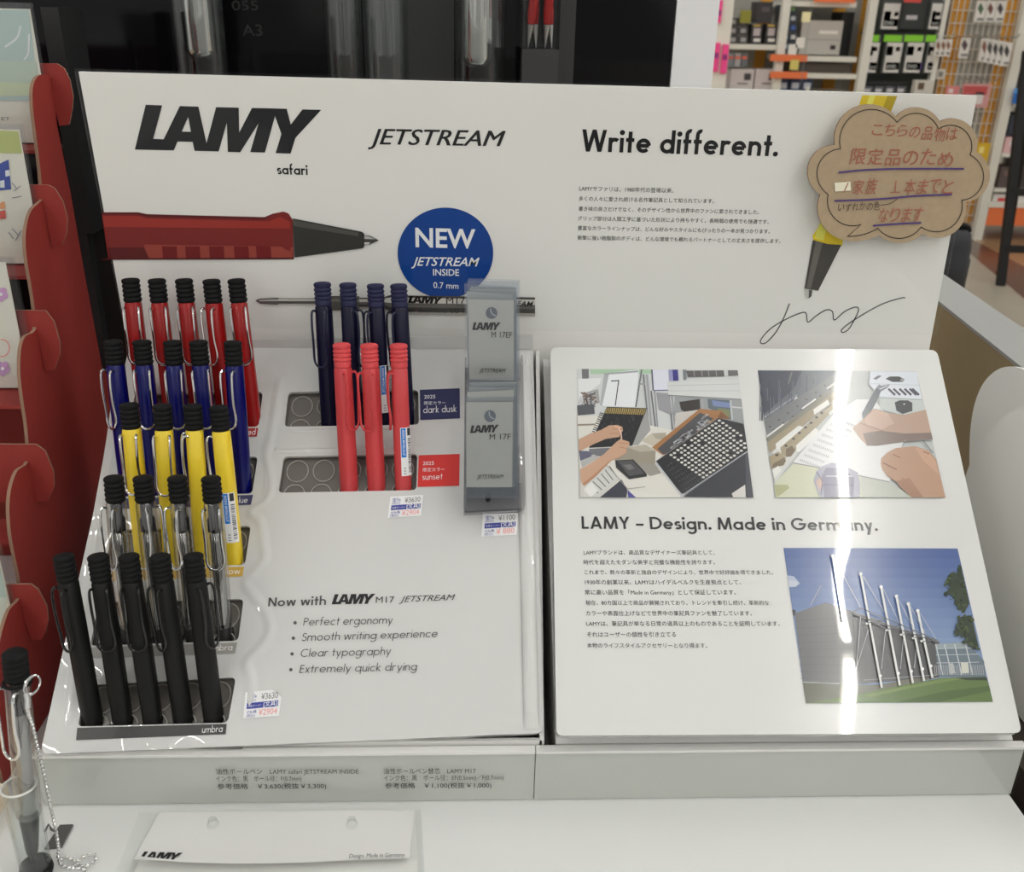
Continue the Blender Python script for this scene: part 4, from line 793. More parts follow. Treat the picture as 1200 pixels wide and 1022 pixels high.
# ------------------------------------------------------------------ writing pad on the counter
wp = thing('writing_pad', 'white paper writing pad held by two clear pegs at the front of the counter', 'paper pad', (0, 0, 0))
C0 = ZP(.001)
ap = MB(); ap.slab([hit(*p, ZP(.0018)) for p in ((163,952),(493,948.5),(500,1060),(120,1064))], (0, 0, -.0015), CLEAR); ap.build('clear_plate', wp)
pg = MB(); pg.slab([hit(*p, ZP(.0045)) for p in ((187,953),(486,949.5),(492,1060),(140,1064))], (0, 0, -.0026), mat('grey_paper', ink(196, 196, 192), .6)); pg.build('paper_stack', wp)
cs = MB(); grid = []
for j in range(9):
    v = j/8
    for i in range(13):
        u = i/12; x = (187-30*v)*(1-u)+(486-6*v)*u; y = (952+52*v+9*v*math.sin(math.pi*u*.8+.3))*(1-u)+(949+57*v+9*v*math.sin(math.pi*u*.8+.3)*(1-u))*u
        grid.append(hit(x, y, ZP(.0050+.006*v*v*(1.2-.5*u))))
cs.raw(grid, [[j*13+i, j*13+i+1, (j+1)*13+i+1, (j+1)*13+i] for j in range(8) for i in range(12)], GLOSSW)
cs.raw([g_-Vector((0, 0, .0003)) for g_ in grid], [[(j+1)*13+i, (j+1)*13+i+1, j*13+i+1, j*13+i] for j in range(8) for i in range(12)], GLOSSW); cso = cs.build('cover_sheet', wp, True)
pr = Print(ZP(.0105), PRINTM, o=.0008); pr.logo((163, 1007), (211, 1008.5), 9); pr.text('Design. Made in Germany.', (409, 1005.5), (475, 1004), (40, 40, 42), 5, 0, .1); pr.build('header_print', cso)
for x in (250, 412.5):
    o = hit(x, 968, ZP(.0052)); k = MB(); k.lathe([(.0038, 0), (.0038, .0018), (.0026, .0022), (.0026, .0055), (.0022, .0062)], 18, CLEARE, org=tuple(o)); k.build('clear_peg', wp, True)

# ------------------------------------------------------------------ tester pen in its clear tube, with a ball chain
tb = hit(42, 1015, ZP(0.006)); 
tu = thing('pen_tube', 'clear plastic tube on a black foot holding the tester pen, front left corner', 'pen holder', (tb.x, tb.y, 0))
m = MB(); m.lathe([(.0085, 0), (.0095, .003), (.0090, .0075), (.004, .009)], 24, BLACK); m.lathe
kid(m.mesh('foot', True), 'foot', tu)
topc = hit(22, 921, YP(tb.y+.004)); axv = (topc-Vector((tb.x, tb.y, .006))); 
Rm = axv.to_track_quat('Z', 'Y').to_matrix().to_4x4(); Lt = axv.length
m = MB(); m.lathe([(.0088, 0), (.0098, Lt), (.0088, Lt), (.0080, 0)], 32, CLEARE, cap=False); o = kid(m.mesh('clear_wall', True), 'clear_wall', tu, 'clear tube wall'); Rm.translation = Vector((0, 0, .006)); o.matrix_basis = Rm
m = MB(); m.tube([(.0094*math.cos(i*.19634954), .0094*math.sin(i*.19634954), Lt) for i in range(32)], .0007, mat('milky_rim', (.75, .75, .72), .4), 6, True); o = kid(m.mesh('rim', True), 'rim', tu); o.matrix_basis = Rm
tip = Vector((tb.x-.001, tb.y, .0095)); pt = hit(17, 763, YP(tb.y+.012)); sc_ = (pt-tip).length/.1383
tp_ = thing('ballpoint_pen', 'transparent tester pen with black push button standing in the clear tube, bottom left', 'pen'); tp_.matrix_basis = frame(tip, (pt-tip).normalized(), -22) @ Matrix.Scale(sc_, 4)
for nm, me in PM['clear'].items(): kid(me, nm, tp_)
m = MB(); m.tube([(.0066*math.cos(i*.2617994), .0066*math.sin(i*.2617994), .1195) for i in range(24)], .0010, BLACK, 8, True); kid(m.mesh('rubber_band', True), 'rubber_band', tp_, 'black rubber ring')
ch = thing('ball_chain', 'silver ball chain hanging from the tester pen down to the counter', 'chain')
def dep(p): return (p-CAM).length
dT = dep(pt); cpx = smooth([(31.5,828),(34,838),(38,850),(43,872),(48,892),(53,915),(58,940),(63,962),(67,982),(69,996)], 8)
endp = hit(69, 996, ZP(.002)); dE = dep(endp); cp = [CAM+ray(*q)*(dT+(dE-dT)*(i/(len(cpx)-1))) for i, q in enumerate(cpx)]
gp = smooth([(69,996),(68,1003),(72,1012),(82,1017),(90,1012),(96,1005),(104,1002),(111,1002),(112,1008),(106,1013),(97,1015),(86,1009),(78,1004),(70,1010),(76,1016),(86,1018),(96,1018),(101,1022),(96,1027)], 8)
cp += [hit(x, y, ZP(.0022)) for x, y in gp[1:]]
m = MB(); acc = 0; last = cp[0]; m.ball(cp[0], .0012, CHROME); m.tube(cp, .00035, CHROME, 5)
for a, b in zip(cp, cp[1:]):
    L = (b-a).length; s0 = 0
    while acc+(L-s0) >= .0034: s0 += .0034-acc; acc = 0; m.ball(a.lerp(b, s0/L if L else 0), .0012, CHROME)
    acc += L-s0
m.build('bead_strand', ch, True)
rc = CAM+ray(37, 803)*dT; m = MB(); 
for dr in (0, .0006): m.tube([rc+RGT*((.0048-dr)*math.cos(i*.2617994)*.72+.0002)+UPV*((.0052-dr)*math.sin(i*.2617994)+.0016*math.cos(i*.2617994))+FWD*(.002*math.cos(i*.2617994)+dr*2) for i in range(24)], .00042, CHROME, 6, True)
m.build('split_ring', ch, True)
m = MB(); m.tube([CAM+ray(31, 813)*dT, CAM+ray(32.5, 821)*dT, CAM+ray(32.5, 830)*dT], .0016, STEEL, 8); m.build('connector', ch, True)
mp = thing('metal_plate', 'small grey metal plate lying on the counter behind the ball chain', 'plate'); m = MB(); m.slab([hit(*p, ZP(.0018)) for p in ((70,966.5),(85.5,966),(72,992),(52,994))], (0, 0, -.0016), mat('grey_metal', (.13, .13, .125), .35, .6)); m.build('plate', mp)
m = MB(); a = hit(58, 966, ZP(.003)); m.tube([hit(52, 975, ZP(.003)), hit(57, 966, ZP(.005)), hit(60, 972, ZP(.003)), hit(64, 974, ZP(.003))], .0009, mat('grey_metal', ), 6); m.build('tie', mp, True)

# ------------------------------------------------------------------ red cardboard display at the left
rd = thing('cardboard_display', 'red corrugated cardboard display with scalloped side wall, left of the pen display', 'cardboard stand', (-.36, 0, 0))
XW = XP(-.36); w_ = lambda p: hit(p[0], p[1], XW)
edge = [(62,97),(58,89.5),(50,87.5),(43,91),(38.5,103),(38.5,125),(41.5,150),(45,178),(48,205),(49.5,232),(46.5,237),(38,245),(33,257),(30,277),(31.5,303),(36,330),(40,356),(42,386),(30,394),(24.6,410),(24,440),(28,474),(32,502),(33.5,540),(21,551),(14,569),(11,592),(13,626),(19,658),(23,678),(23,701),(11.5,714),(4,735),(0,752),(-8,790),(-10,830)]
wp_ = [w_((61, 92))]+[w_(p) for p in smooth(edge, 3)]
low = [Vector((-.36, -.215, .03)), Vector((-.36, -.215, .001)), Vector((-.36, .088, .001)), w_((150, 470)), w_((120, 432)), w_((99, 320)), w_((82, 222)), w_((67, 147))]
m = MB(); m.slab(wp_+low, (-.0024, 0, 0), RED, CUT); m.build('side_wall', rd)
m = MB(); bz = w_((67, 147)); m.box((-.80, .084, .001), (-.3642, .088, .165), RED); m.box((-.804, -.215, .001), (-.80, .084, .12), RED); m.build('back_wall', rd)
TABS = [[(47,75),(67,74.5),(75,80),(82,94),(85.5,113),(84.5,128),(81,146),(69.5,147.7),(64,125),(60,96)], [(39,217),(56,216.7),(64,221),(73.6,236),(79,257),(77.6,274),(72.6,287),(61,289),(50,238)], [(27.5,364),(53,364),(63,377),(70,402),(70,416),(64,433),(53,434.5),(43,388)],
        [(8,521),(42,521),(53,529),(62.7,553.5),(63.4,571),(56,587),(43,589),(33.5,543)], [(10,685),(36,685),(44.5,691),(54.7,711),(56.5,726.5),(53,742),(48,750),(37,750),(29,726),(23,701)]]
LIP = []
for T_ in TABS:
    j = w_(T_[-1]); pl = YP(j.y); P = [hit(x, y, pl) for x, y in T_[1:]]; z1 = P[0].z; z0 = min(p.z for p in P)
    P = [Vector((-.79, j.y, z1))]+P+[Vector((-.362, j.y, j.z)), Vector((-.362, j.y, z0)), Vector((-.79, j.y, z0))]
    m = MB(); m.slab(P, (0, .0016, 0), RED, CUT); m.build('shelf_lip', rd); LIP.append((j.y, z0, z1))
    m = MB(); m.box((-.79, j.y-.035, z0-.016), (-.3645, j.y, z0-.0135), RED); m.build('shelf', rd)

def sticker_pack(k, ytop, pxr, pyr, label, draw):
    t = thing('sticker_pack', label, 'sticker pack', (0, 0, 0), 'bagged sticker sheets in the red stand'); yy = LIP[k][0]-.004; z0 = LIP[k][1]-.012
    ztop = hit(10, ytop, YP(yy)).z; xc = hit(pxr, pyr, YP(yy)).x; xr = min(xc+.006, -.3632); xc = min(xc, xr-.002); w = .11
    m = MB(); m.box((xc-w, yy, z0), (xc, yy+.0012, ztop), mat('ivory_card', ink(214, 211, 196), .6)); c = m.build('card', t)
    m = MB(); m.box((xc-w-.004, yy-.0012, z0-.001), (xr, yy-.0009, ztop+.004), FILM); m.box((xc-w-.004, yy+.0022, z0-.001), (xr, yy+.0025, ztop+.004), FILM); m.build('clear_bag', t)
    pr = Print(YP(yy), PRINTM, o=.0003); base_P = pr.P
    def clip(x, y):
        v = base_P(x, y); return Vector((min(v.x, xc-.0004), v.y, min(max(v.z, z0), ztop-.0003)))
    pr.P = clip; draw(pr); pr.build('card_print', c); return t
def d1(p):
    p.poly([(-30,12),(37,11),(46,118),(-30,118)], (172, 190, 184)); p.poly([(-30,70),(42.5,72),(46,112),(-30,115)], (180, 194, 178)); p.poly([(-30,95),(45,98),(46,112),(-30,112)], (192, 202, 168))
    p.text('ET', (2, 141), (12, 141), (120, 122, 120), 4)
    p.line(smooth([(6,55),(20,44),(24,30)]), 2.5, (214, 220, 216)); p.line(smooth([(28,70),(33,62),(34,40)]), 2, (222, 226, 222))
def d2(p):
    p.poly([(-20,152),(29,154),(32,180),(-20,179)], (174, 181, 112)); p.poly([(-10,196),(10,187),(13,222),(-8,224)], (50, 72, 150)); p.poly([(6,200),(11,199),(11.5,206),(6.5,207)], (214, 216, 220)); p.poly([(0,212),(5,211),(5.5,220),(0,220)], (214, 216, 220))
    for a, b in (((14,214),(20,222)), ((16,224),(24,218)), ((14,232),(25,230)), ((10,272),(16,280)), ((14,268),(22,276)), ((18,282),(25,270))): p.line([a, b], 1, (130, 132, 140))
    p.poly([(-2,248),(6,246),(7,256),(-1,257)], (198, 84, 74)); p.poly([(0,238),(5,236),(6,244),(0,245)], (222, 150, 100))
def d3(p):
    def flower(x, y, r, c):
        for i in range(5): a = i*1.2566+.3; p.ell(x+r*.7*math.cos(a), y+r*.7*math.sin(a), r*.55, r*.6, c, 12)
        p.ell(x, y, r*.3, r*.3, (232, 226, 216), 10)
    flower(1, 345, 7, (196, 150, 190)); flower(3, 432, 7, (188, 142, 186)); flower(11, 504, 9, (178, 84, 92)); p.line(arc(2, 408, 9, 10, -100, 110, 12), 1, (196, 110, 110)); flower(-4, 470, 6, (202, 150, 170))
def d4(p):
    p.poly([(-20,640),(7,640),(8,700),(-20,700)], (168, 186, 176)); p.poly([(-20,700),(8,700),(8,735),(-20,735)], (196, 204, 190))
for k, yt, px_, py_, lb, dr in ((0, 10, 45, 70, 'pale teal sticker pack in clear bag, at the top of the red stand', d1), (1, 152, 34, 220, 'sticker pack with lime band and blue house, second from the top of the red stand', d2), (2, 308, 24, 400, 'ivory sticker pack with pink flowers, lower left in the red stand', d3), (4, 640, 9, 700, 'pale green sticker pack at the left edge beside the tester pen', d4)):
    sticker_pack(k, yt, px_, py_, lb, dr)
bx = MB(); bx.box((-.60, -.42, .0006), (-.352, -.225, .012), mat('cream_tray', ink(206, 192, 168), .6)); o = bx.build('cream_tray_base'); tag(o, 'cream card base under the red stand at the bottom left corner', 'tray')

# ------------------------------------------------------------------ black pen showcase behind the board
sc = thing('pen_showcase', 'glossy black pen showcase with a white end panel, behind the header board', 'showcase', (0, .3, 0))
YB = .30; zb = lambda x, y=0: hit(x, y, YP(YB)).x
m = MB(); m.box((-.75, YB, 0), (zb(788, 50), YB+.012, .85), BLACKG); m.build('back_panel', sc)
m = MB(); xw0, xw1 = zb(789, 50), zb(838, 50); m.box((xw0, YB-.003, 0), (xw1, YB+.12, .85), mat('white_panel', ink(222, 221, 218), .5)); m.build('end_panel', sc, label='white end panel')
m = MB()
for x0, x1 in ((432, 532), (655, 673)): m.box((zb(x0, 50), YB-.004, 0), (zb(x1, 50), YB-.0005, .85), DARKG)
m.build('grey_fascia', sc, label='dark grey fascia')
m = MB(); m.box((-.33, YB-.10, .0), (xw0-.002, YB-.0045, .06), BLACKG); m.build('plinth', sc)
pr = Print(YP(YB), PRINTM); pr.text('A3', (284, 42), (308, 42), (30, 30, 30), 14, .01); pr.text('055', (272, 12), (303, 12), (26, 26, 26), 12, .01); pr.build('reflected_lettering', sc, 'faint dark reflected lettering, painted on')  # reflection of writing in the glossy panel, painted on as dark ink
def column(x0, x1, cx0, cx1, cy, lab, core=True):
    yy = YB-.055; a = hit(x0, 40, YP(yy)); b = hit(x1, 40, YP(yy)); r = (b.x-a.x)/2; cx = (a.x+b.x)/2
    t = thing('display_column', lab, 'display tube', (cx, yy, .061), 'tubes of the black showcase')
    m = MB(); m.lathe([(r, 0), (r, .72), (r-.002, .72), (r-.002, 0)], 32, CLEARE, cap=False); kid(m.mesh('clear_tube', True), 'clear_tube', t)
    m = MB(); m.lathe([(r*.9, 0), (r*.9, .012)], 24, BLACKG); kid(m.mesh('tube_foot', True), 'tube_foot', t)
    if core:
        a = hit(cx0, cy, YP(yy)); b = hit(cx1, cy, YP(yy)); q = (b.x-a.x)/2; z = a.z-.061
        m = MB(); m.lathe([(q*math.sin(k*.2617994), z+q*.8*(1-math.cos(k*.2617994))) for k in range(7)]+[(q, .70)], 28, mat('bright_chrome', (.93, .93, .92), .10, 1.), cap=False, org=((a.x+b.x)/2-cx, 0, 0)); kid(m.mesh('chrome_core', True), 'chrome_core', t)
        m = MB(); m.lathe([(.007, .012), (.007, z-.0005)], 16, BLACKG, org=((a.x+b.x)/2-cx, 0, 0)); kid(m.mesh('core_stem', True), 'core_stem', t)
column(203, 263, 221, 256, 72, 'clear tube with a round ended chrome core, behind the brand logo')
column(534, 592, 541, 579, 82, 'clear tube with a round ended chrome core, behind the middle of the board')
column(381, 424, 0, 0, 0, 'empty clear tube, left one of two behind the slanted black capitals', False)
column(426, 478, 0, 0, 0, 'empty clear tube, right one of two behind the slanted black capitals', False)
# cup of red pens
yy = YB-.06; a = hit(611, 57, YP(yy)); b = hit(653, 57, YP(yy)); cx = (a.x+b.x)/2; hw = (b.x-a.x)/2
cu = thing('pen_cup', 'clear cup of red pens on a grey block in the black showcase', 'pen cup', (cx, yy, .061)); z = a.z-.061
m = MB(); m.box((-hw, -.02, 0), (hw, .02, z), DARKG); kid(m.mesh('block'), 'block', cu)
m = MB()
for A, B2 in (((-hw, -.02), (hw, -.0185)), ((-hw, .0185), (hw, .02)), ((-hw, -.0185), (-hw+.0015, .0185)), ((hw-.0015, -.0185), (hw, .0185))): m.box((*A, z), (*B2, z+.07), CLEAR)
kid(m.mesh('clear_wall'), 'clear_wall', cu)
for i, dx in enumerate((-.011, -.003, .005, .012)):
    t = thing('red_pen', 'red pen with steel tip in the clear cup, %s of four' % N4[i], 'pen', (cx+dx, yy+(-.006, .004, -.004, .006)[i], .061+z+.001), 'red pens in the clear cup'); t.rotation_euler = ((.06, -.05, .04, -.06)[i], (.10, -.06, .05, -.10)[i], 0)
    m = MB(); m.lathe([(.0004, 0), (.0012, .006), (.003, .02)], 14, STEEL); kid(m.mesh('tip', True), 'tip', t)
    m = MB(); m.lathe([(.003, .0205), (.0042, .03), (.0044, .12), (.003, .125)], 16, PEN['red'][0]); kid(m.mesh('barrel', True), 'barrel', t)
# dark cartons at the left behind the board
def carton(name, q, y, d, m_, label, cat, z0=.001):
    a = hit(*q[0], YP(y)); b = hit(*q[1], YP(y)); t = MB(); t.box((a.x, y, z0), (b.x, y+d, a.z), m_); o = t.build(name); return tag(o, label, cat)
o = carton('dark_carton', ((60, 172), (140, 300)), .17, .10, mat('dark_brown_card', (.012, .008, .006), .7), 'very dark brown carton with black lettering, left of the header board', 'carton')
pr = Print(YP(.17), PRINTM); pr.text('on', (80, 207), (105, 208), (14, 12, 11), 15, .03); pr.build('carton_lettering', o)
o = carton('card_reader', ((47, 8), (79, 80)), .13, .05, mat('dark_plastic', (.02, .02, .021), .4), 'dark grey plastic box behind the top of the red stand', 'device', .30)
o2 = MB(); o2.box((0, 0, 0), (.01, .01, .30), mat('dark_plastic')); 
a = hit(62, 60, YP(.155)); o2 = MB(); o2.box((a.x-.006, .15, .001), (a.x+.006, .162, .2995), mat('dark_plastic')); o2.build('stand_post', o)
a = hit(74, 50, YP(.21)); b = hit(93, 155, YP(.21)); m = MB(); m.slab([hit(x, y, YP(.21)) for x, y in ((70,50),(77,50),(98,156),(90,158))], (0, .004, 0), mat('beige_strip', ink(120, 110, 92), .6)); m.slab([hit(x, y, YP(.21)) for x, y in ((90,158),(98,156),(100,240),(94,240))]+[Vector((-.4, .21, .002)), Vector((-.41, .21, .002))], (0, .004, 0), mat('beige_strip')); tag(m.build('beige_strip'), 'narrow beige strip in the dark gap beside the red stand', 'strip')

# ------------------------------------------------------------------ white and kraft cardboard stand at the right
rs = thing('cardboard_stand', 'white cardboard stand with kraft side and round white lobes, right of the picture panel', 'cardboard stand', (.40, 0, 0))
GW = mat('white_cardboard', ink(214, 214, 209), .6)
XK = XP(.43); k_ = lambda p: hit(p[0], p[1], XK)
A = k_((1096, 350)); zp = ZP(A.z+.003); fl_ = [hit(*p, zp) for p in ((1101,318),(1260,426),(1260,480),(1094,348))]
dn = lambda v: Vector((v.x, v.y, .0005)); dz = Vector((0, 0, -.0032))
m = MB(); m.slab([fl_[3]+dz, fl_[2]+dz, dn(fl_[2]), dn(fl_[3])], (.003, 0, 0), KRAFTD, CUT); m.build('kraft_side', rs)
m = MB(); m.slab([fl_[0]+dz, fl_[1]+dz, dn(fl_[1]), dn(fl_[0])], (-.003, 0, 0), GW); m.build('outer_side', rs)
m = MB(); m.slab(fl_, (0, 0, -.003), mat('grey_white_card', ink(134, 134, 131), .6)); m.build('top_flange', rs, label='grey white top flange')
XL = XP(.378)
lob = smooth([(1126,700),(1128,640),(1133,600),(1136,566),(1136,535),(1137,505),(1141,478),(1149,455),(1160,440),(1174,431),(1190,430),(1204,436),(1216,450)], 4)
lob2 = smooth([(1118,760),(1122,690),(1122,610),(1127,575),(1136,545),(1150,518),(1168,496),(1186,482),(1204,474),(1225,470),(1270,472),(1340,490),(1440,540)], 4)
def lobe(px, xx, name):
    P = [hit(x, y, XP(xx)) for x, y in px]; P += [Vector((xx, P[-1].y, 0)), Vector((xx, P[0].y, 0))]
    m = MB(); m.slab(P, (.003, 0, 0), GW); m.build(name, rs)
yl = hit(1126, 700, XP(.386)).y; MB().box((.3755, yl, .0004), (fl_[3].x, fl_[3].y-.01, .004), GW).build('base_plate', rs); lobe(lob, .386, 'rear_lobe'); lobe(lob2, .372, 'front_lobe')
m = MB(); m.slab([Vector((.345, -.70, -.001)), Vector((.80, -.70, -.001)), Vector((.80, .40, -.001)), Vector((.345, .40, -.001))], (0, 0, -.05), mat('dark_counter', ink(62, 52, 46), .6)); o = m.build('side_counter'); tag(o, 'dark brown counter carrying the white cardboard stand', 'counter')
MB().box((.36, -.68, FZ), (.78, .38, -.0515), mat('dark_counter')).build('counter_body', o)
# black bag and easel standing on the floor behind
def onfloor(x, y): return hit(x, y, ZP(FZ))
a = hit(1117, 300, YP(1.0)); bg = thing('black_bag', 'black rounded bag standing behind the right end of the header board', 'bag', (a.x, 1.0, FZ))
prof = [(.10, 0), (.12, .02), (.12, a.z-FZ-.08)]; hb_ = hit(1117, 268, YP(1.0)).z-FZ; rw = (hit(1136, 300, YP(1.0)).x-hit(1098, 300, YP(1.0)).x)/2
m = MB(); m.lathe([(rw*.9, 0), (rw, .02), (rw, hb_-.09), (rw*1.0, hb_-.055), (rw*.92, hb_-.05), (rw*.9, hb_-.03), (rw*.75, hb_-.008), (rw*.5, hb_), (.001, hb_+.001)], 24, mat('black_fabric', ink(34, 36, 40), .6)); kid(m.mesh('body', True), 'body', bg)
m = MB(); m.tube([(rw*.5*math.cos(k*.2617994), -rw*.2, hb_-.004+rw*.35*math.sin(k*.2617994)) for k in range(13)], .006, BLACK, 6); kid(m.mesh('handle', True), 'handle', bg)
f1 = onfloor(1174, 336); ea = thing('black_easel', 'black wooden easel standing on the floor at the right edge', 'easel', (f1.x, f1.y, FZ)); BW = mat('black_wood', (.008, .008, .008), .5)
tp2 = hit(1206, 60, YP(f1.y+.10)); f2 = onfloor(1190, 320); f2.y += .25
for A, B2 in ((f1, tp2), (Vector((f1.x+.42, f1.y, FZ)), Vector((tp2.x+.12, tp2.y, tp2.z))), (Vector((f1.x+.22, f1.y+.40, FZ)), Vector((tp2.x+.06, tp2.y+.03, tp2.z)))):
    d = .022; m = MB(); m.slab([A-Vector((d, 0, 0)), A+Vector((d, 0, 0)), B2+Vector((d, 0, 0)), B2-Vector((d, 0, 0))], (0, .03, 0), BW); m.build('leg', ea)
for t_ in (.17, .42):
    c1 = f1.lerp(tp2, t_); m = MB(); m.box((c1.x, c1.y-.002, c1.z-.02), (c1.x+.44-.3*t_, c1.y+.012, c1.z+.02), BW); m.build('crossbar', ea)

# ------------------------------------------------------------------ store shelves far behind on the right
YS = 5.6
def bgb(mb, x0, y0, x1, y1, m, Y=YS, d=.2, col=None):
    ym = (y0+y1)/2; xm = (x0+x1)/2; a = hit(x0, ym, YP(Y)).x; b = hit(x1, ym, YP(Y)).x; zt_ = hit(xm, y0, YP(Y)).z; zl = hit(xm, y1, YP(Y)).z
    mb.box((a, Y, zl), (b, Y+d, zt_), m, ink(*col) if col else None); return mb
ZT = hit(1000, -60, YP(YS)).z
def post(mb, x, y, w, m, Y=YS-.01):
    a = hit(x, y, YP(Y)).x; b = hit(x+w, y, YP(Y)).x; mb.box((a, Y, FZ), (b, Y+.05, ZT), m)
GREYP = mat('grey_panel', ink(150, 148, 140), .6); AMB = PEG; MESHG = mat('dark_rack_mesh', ink(52, 60, 56), .6)  # the rack mesh is dark by its own colour
un = thing('shelf_unit', 'white shelf unit with orange rails far behind, above the paragraph end of the board', 'shelf unit', (hit(930, 60, YP(YS)).x, YS, FZ))
for x in (845, 911, 1004):
    m = MB(); post(m, x, 105 if x == 1004 else 60, 9 if x != 845 else 7, SHELFW); m.build('upright', un)
m = MB(); xa = hit(800, 60, YP(YS+.45)).x; xb = hit(1003, 60, YP(YS+.45)).x; m.box((xa, YS+.45, FZ), (xb, YS+.47, ZT), GREYP); m.build('back_panel', un)
m = MB()
for x0, x1 in ((876, 888), (958, 972), (990, 1003)): bgb(m, x0, -50, x1, 330, AMB, YS+.44, .008)
m.build('amber_panel', un, label='amber pegboard strips')
for x0, x1, y in ((852, 912, 52), (852, 912, 106), (920, 1004, 66), (920, 1004, 86), (920, 1004, 108), (920, 1004, 2)):
    m = MB(); bgb(m, x0, y, x1, y+6, SHELFW, YS+.02, .40); s_ = m.build('shelf_board', un)
    if x0 == 920 and y != 108:
        r = MB(); (bgb(r, 903, y-2, 946, y+6, ORANGE, YS-.04, .015) if y > 10 else bgb(r, 955, -8, 1003, 3, ORANGE, YS-.04, .015)); r.build('price_rail', s_, label='orange price rail')
def good(name, label, cat, x0, y0, x1, y1, c, Y=YS+.05, d=.15, group=None, parts=(), rough=.5):
    m = MB(); bgb(m, x0, y0, x1, y1, mat('pack_%d_%d_%d' % c, ink(*c), rough), Y, d); o = m.build(name); tag(o, label, cat, group)
    for nm, px0, py0, px1, py1, pc in parts:
        q = MB(); bgb(q, px0, py0, px1, py1, PRINTM, Y-.002, .0018, pc); q.build(nm, o)
    return o
W2 = (205, 202, 194); K2 = (40, 38, 38)
good('product_box', 'black boxed camera bulb with yellow top, left of two on the far shelf', 'box', 880, 28, 893, 52, K2, group='black boxes on the far shelf', parts=(('picture', 883, 33, 891, 42, (170, 160, 160)), ('label_strip', 883, 45, 891, 49, W2), ('cap_strip', 883, 29, 891, 31, (190, 160, 80))))
good('product_box', 'black boxed camera bulb with yellow top, right of two on the far shelf', 'box', 897, 28, 910, 52, K2, group='black boxes on the far shelf', parts=(('picture', 900, 33, 908, 42, (170, 160, 160)), ('label_strip', 900, 45, 908, 49, W2), ('cap_strip', 900, 29, 908, 31, (190, 160, 80))))
good('product_box', 'black box on top of the two black boxes on the far shelf', 'box', 887, 2, 905, 27, (46, 42, 44), group='black boxes on the far shelf', parts=(('picture', 893, 8, 902, 14, (80, 74, 78)),))
for i in range(2):
    for j in range(3): good('small_box', 'small dark grey box, %s column, %s row of the stack on the far shelf' % (('left', 'right')[i], ('top', 'middle', 'bottom')[j]), 'box', 853+i*12, 21+j*10.5, 864.5+i*12, 31+j*10.5, (62, 60, 60), group='small dark boxes on the far shelf', parts=(('label', 856+i*12, 23+j*10.5, 862+i*12, 28+j*10.5, (150, 148, 146)),))
for i, x in enumerate((856, 885)): good('carton', 'plain white carton with dark label, %s of two on the far shelf' % ('left', 'right')[i], 'carton', x, 81, x+27, 106, (188, 180, 178), group='white cartons on the far shelf', parts=(('label', x+16, 86, x+24, 94, (62, 58, 60)), ('tape_line', x+8, 97, x+20, 99, (120, 110, 110))))
for i in range(3): good('small_pack', 'small packet with red and white label, %s of three under the far shelf' % N3[i], 'pack', 853+i*8, 62, 860+i*8, 78, ((120, 126, 132), (150, 150, 150), (96, 100, 104))[i], group='packets under the far shelf', parts=(('label', 853.5+i*8, 66, 859.5+i*8, 69, (206, 96, 70)),))
pr_ = good('boxed_appliance', 'pale grey appliance in its black box on the far shelf', 'appliance', 938, 24, 986, 64, (170, 166, 158), Y=YS+.08, d=.28, parts=(('front_slot', 960, 36, 982, 40, (212, 208, 200)), ('button', 973, 53, 979, 58, (36, 34, 34)), ('tray_line', 945, 46, 984, 47, (140, 136, 128))))
good('backing_box', 'black backing board right of the pale appliance', 'box', 984, 14, 998, 66, (30, 27, 27), Y=YS+.2, d=.2)
good('flat_box', 'flat dark brown box on the shelf below the pale appliance', 'box', 928, 74, 996, 86, (72, 64, 56), Y=YS+.06, d=.3)
for i in range(5): good('spray_bottle', 'dark bottle with blue label on the far shelf, %s of the column' % ('topmost', 'second', 'third', 'fourth', 'lowest')[i], 'bottle', 916, 6+i*11, 934, 16+i*11, (34, 42, 58), Y=YS+.04, group='dark bottles on the far shelf', parts=(('label', 918, 8+i*11, 923, 13+i*11, (150, 170, 180)), ('label', 927, 8+i*11, 932, 13+i*11, ((96, 130, 80), (170, 176, 180), (60, 90, 150), (190, 190, 186), (70, 100, 160))[i])))
for i in range(3): good('blue_pack', 'dark blue pack below the orange rails, %s of three' % N3[i], 'pack', 912+i*14, 90, 924+i*14, 106, (36, 52, 84), Y=YS+.05, group='blue packs below the orange rails', parts=(('label', 914+i*14, 97, 922+i*14, 104, (176, 182, 190)),))
m = MB(); a_ = hit(845, 60, YP(YS-.475)); m.box((a_.x-.045, YS-.48, FZ), (a_.x+.045, YS-.455, ZT), SHELFW); tag(m.build('display_pole'), 'thin white pole carrying pink packs beside the white end panel', 'pole')
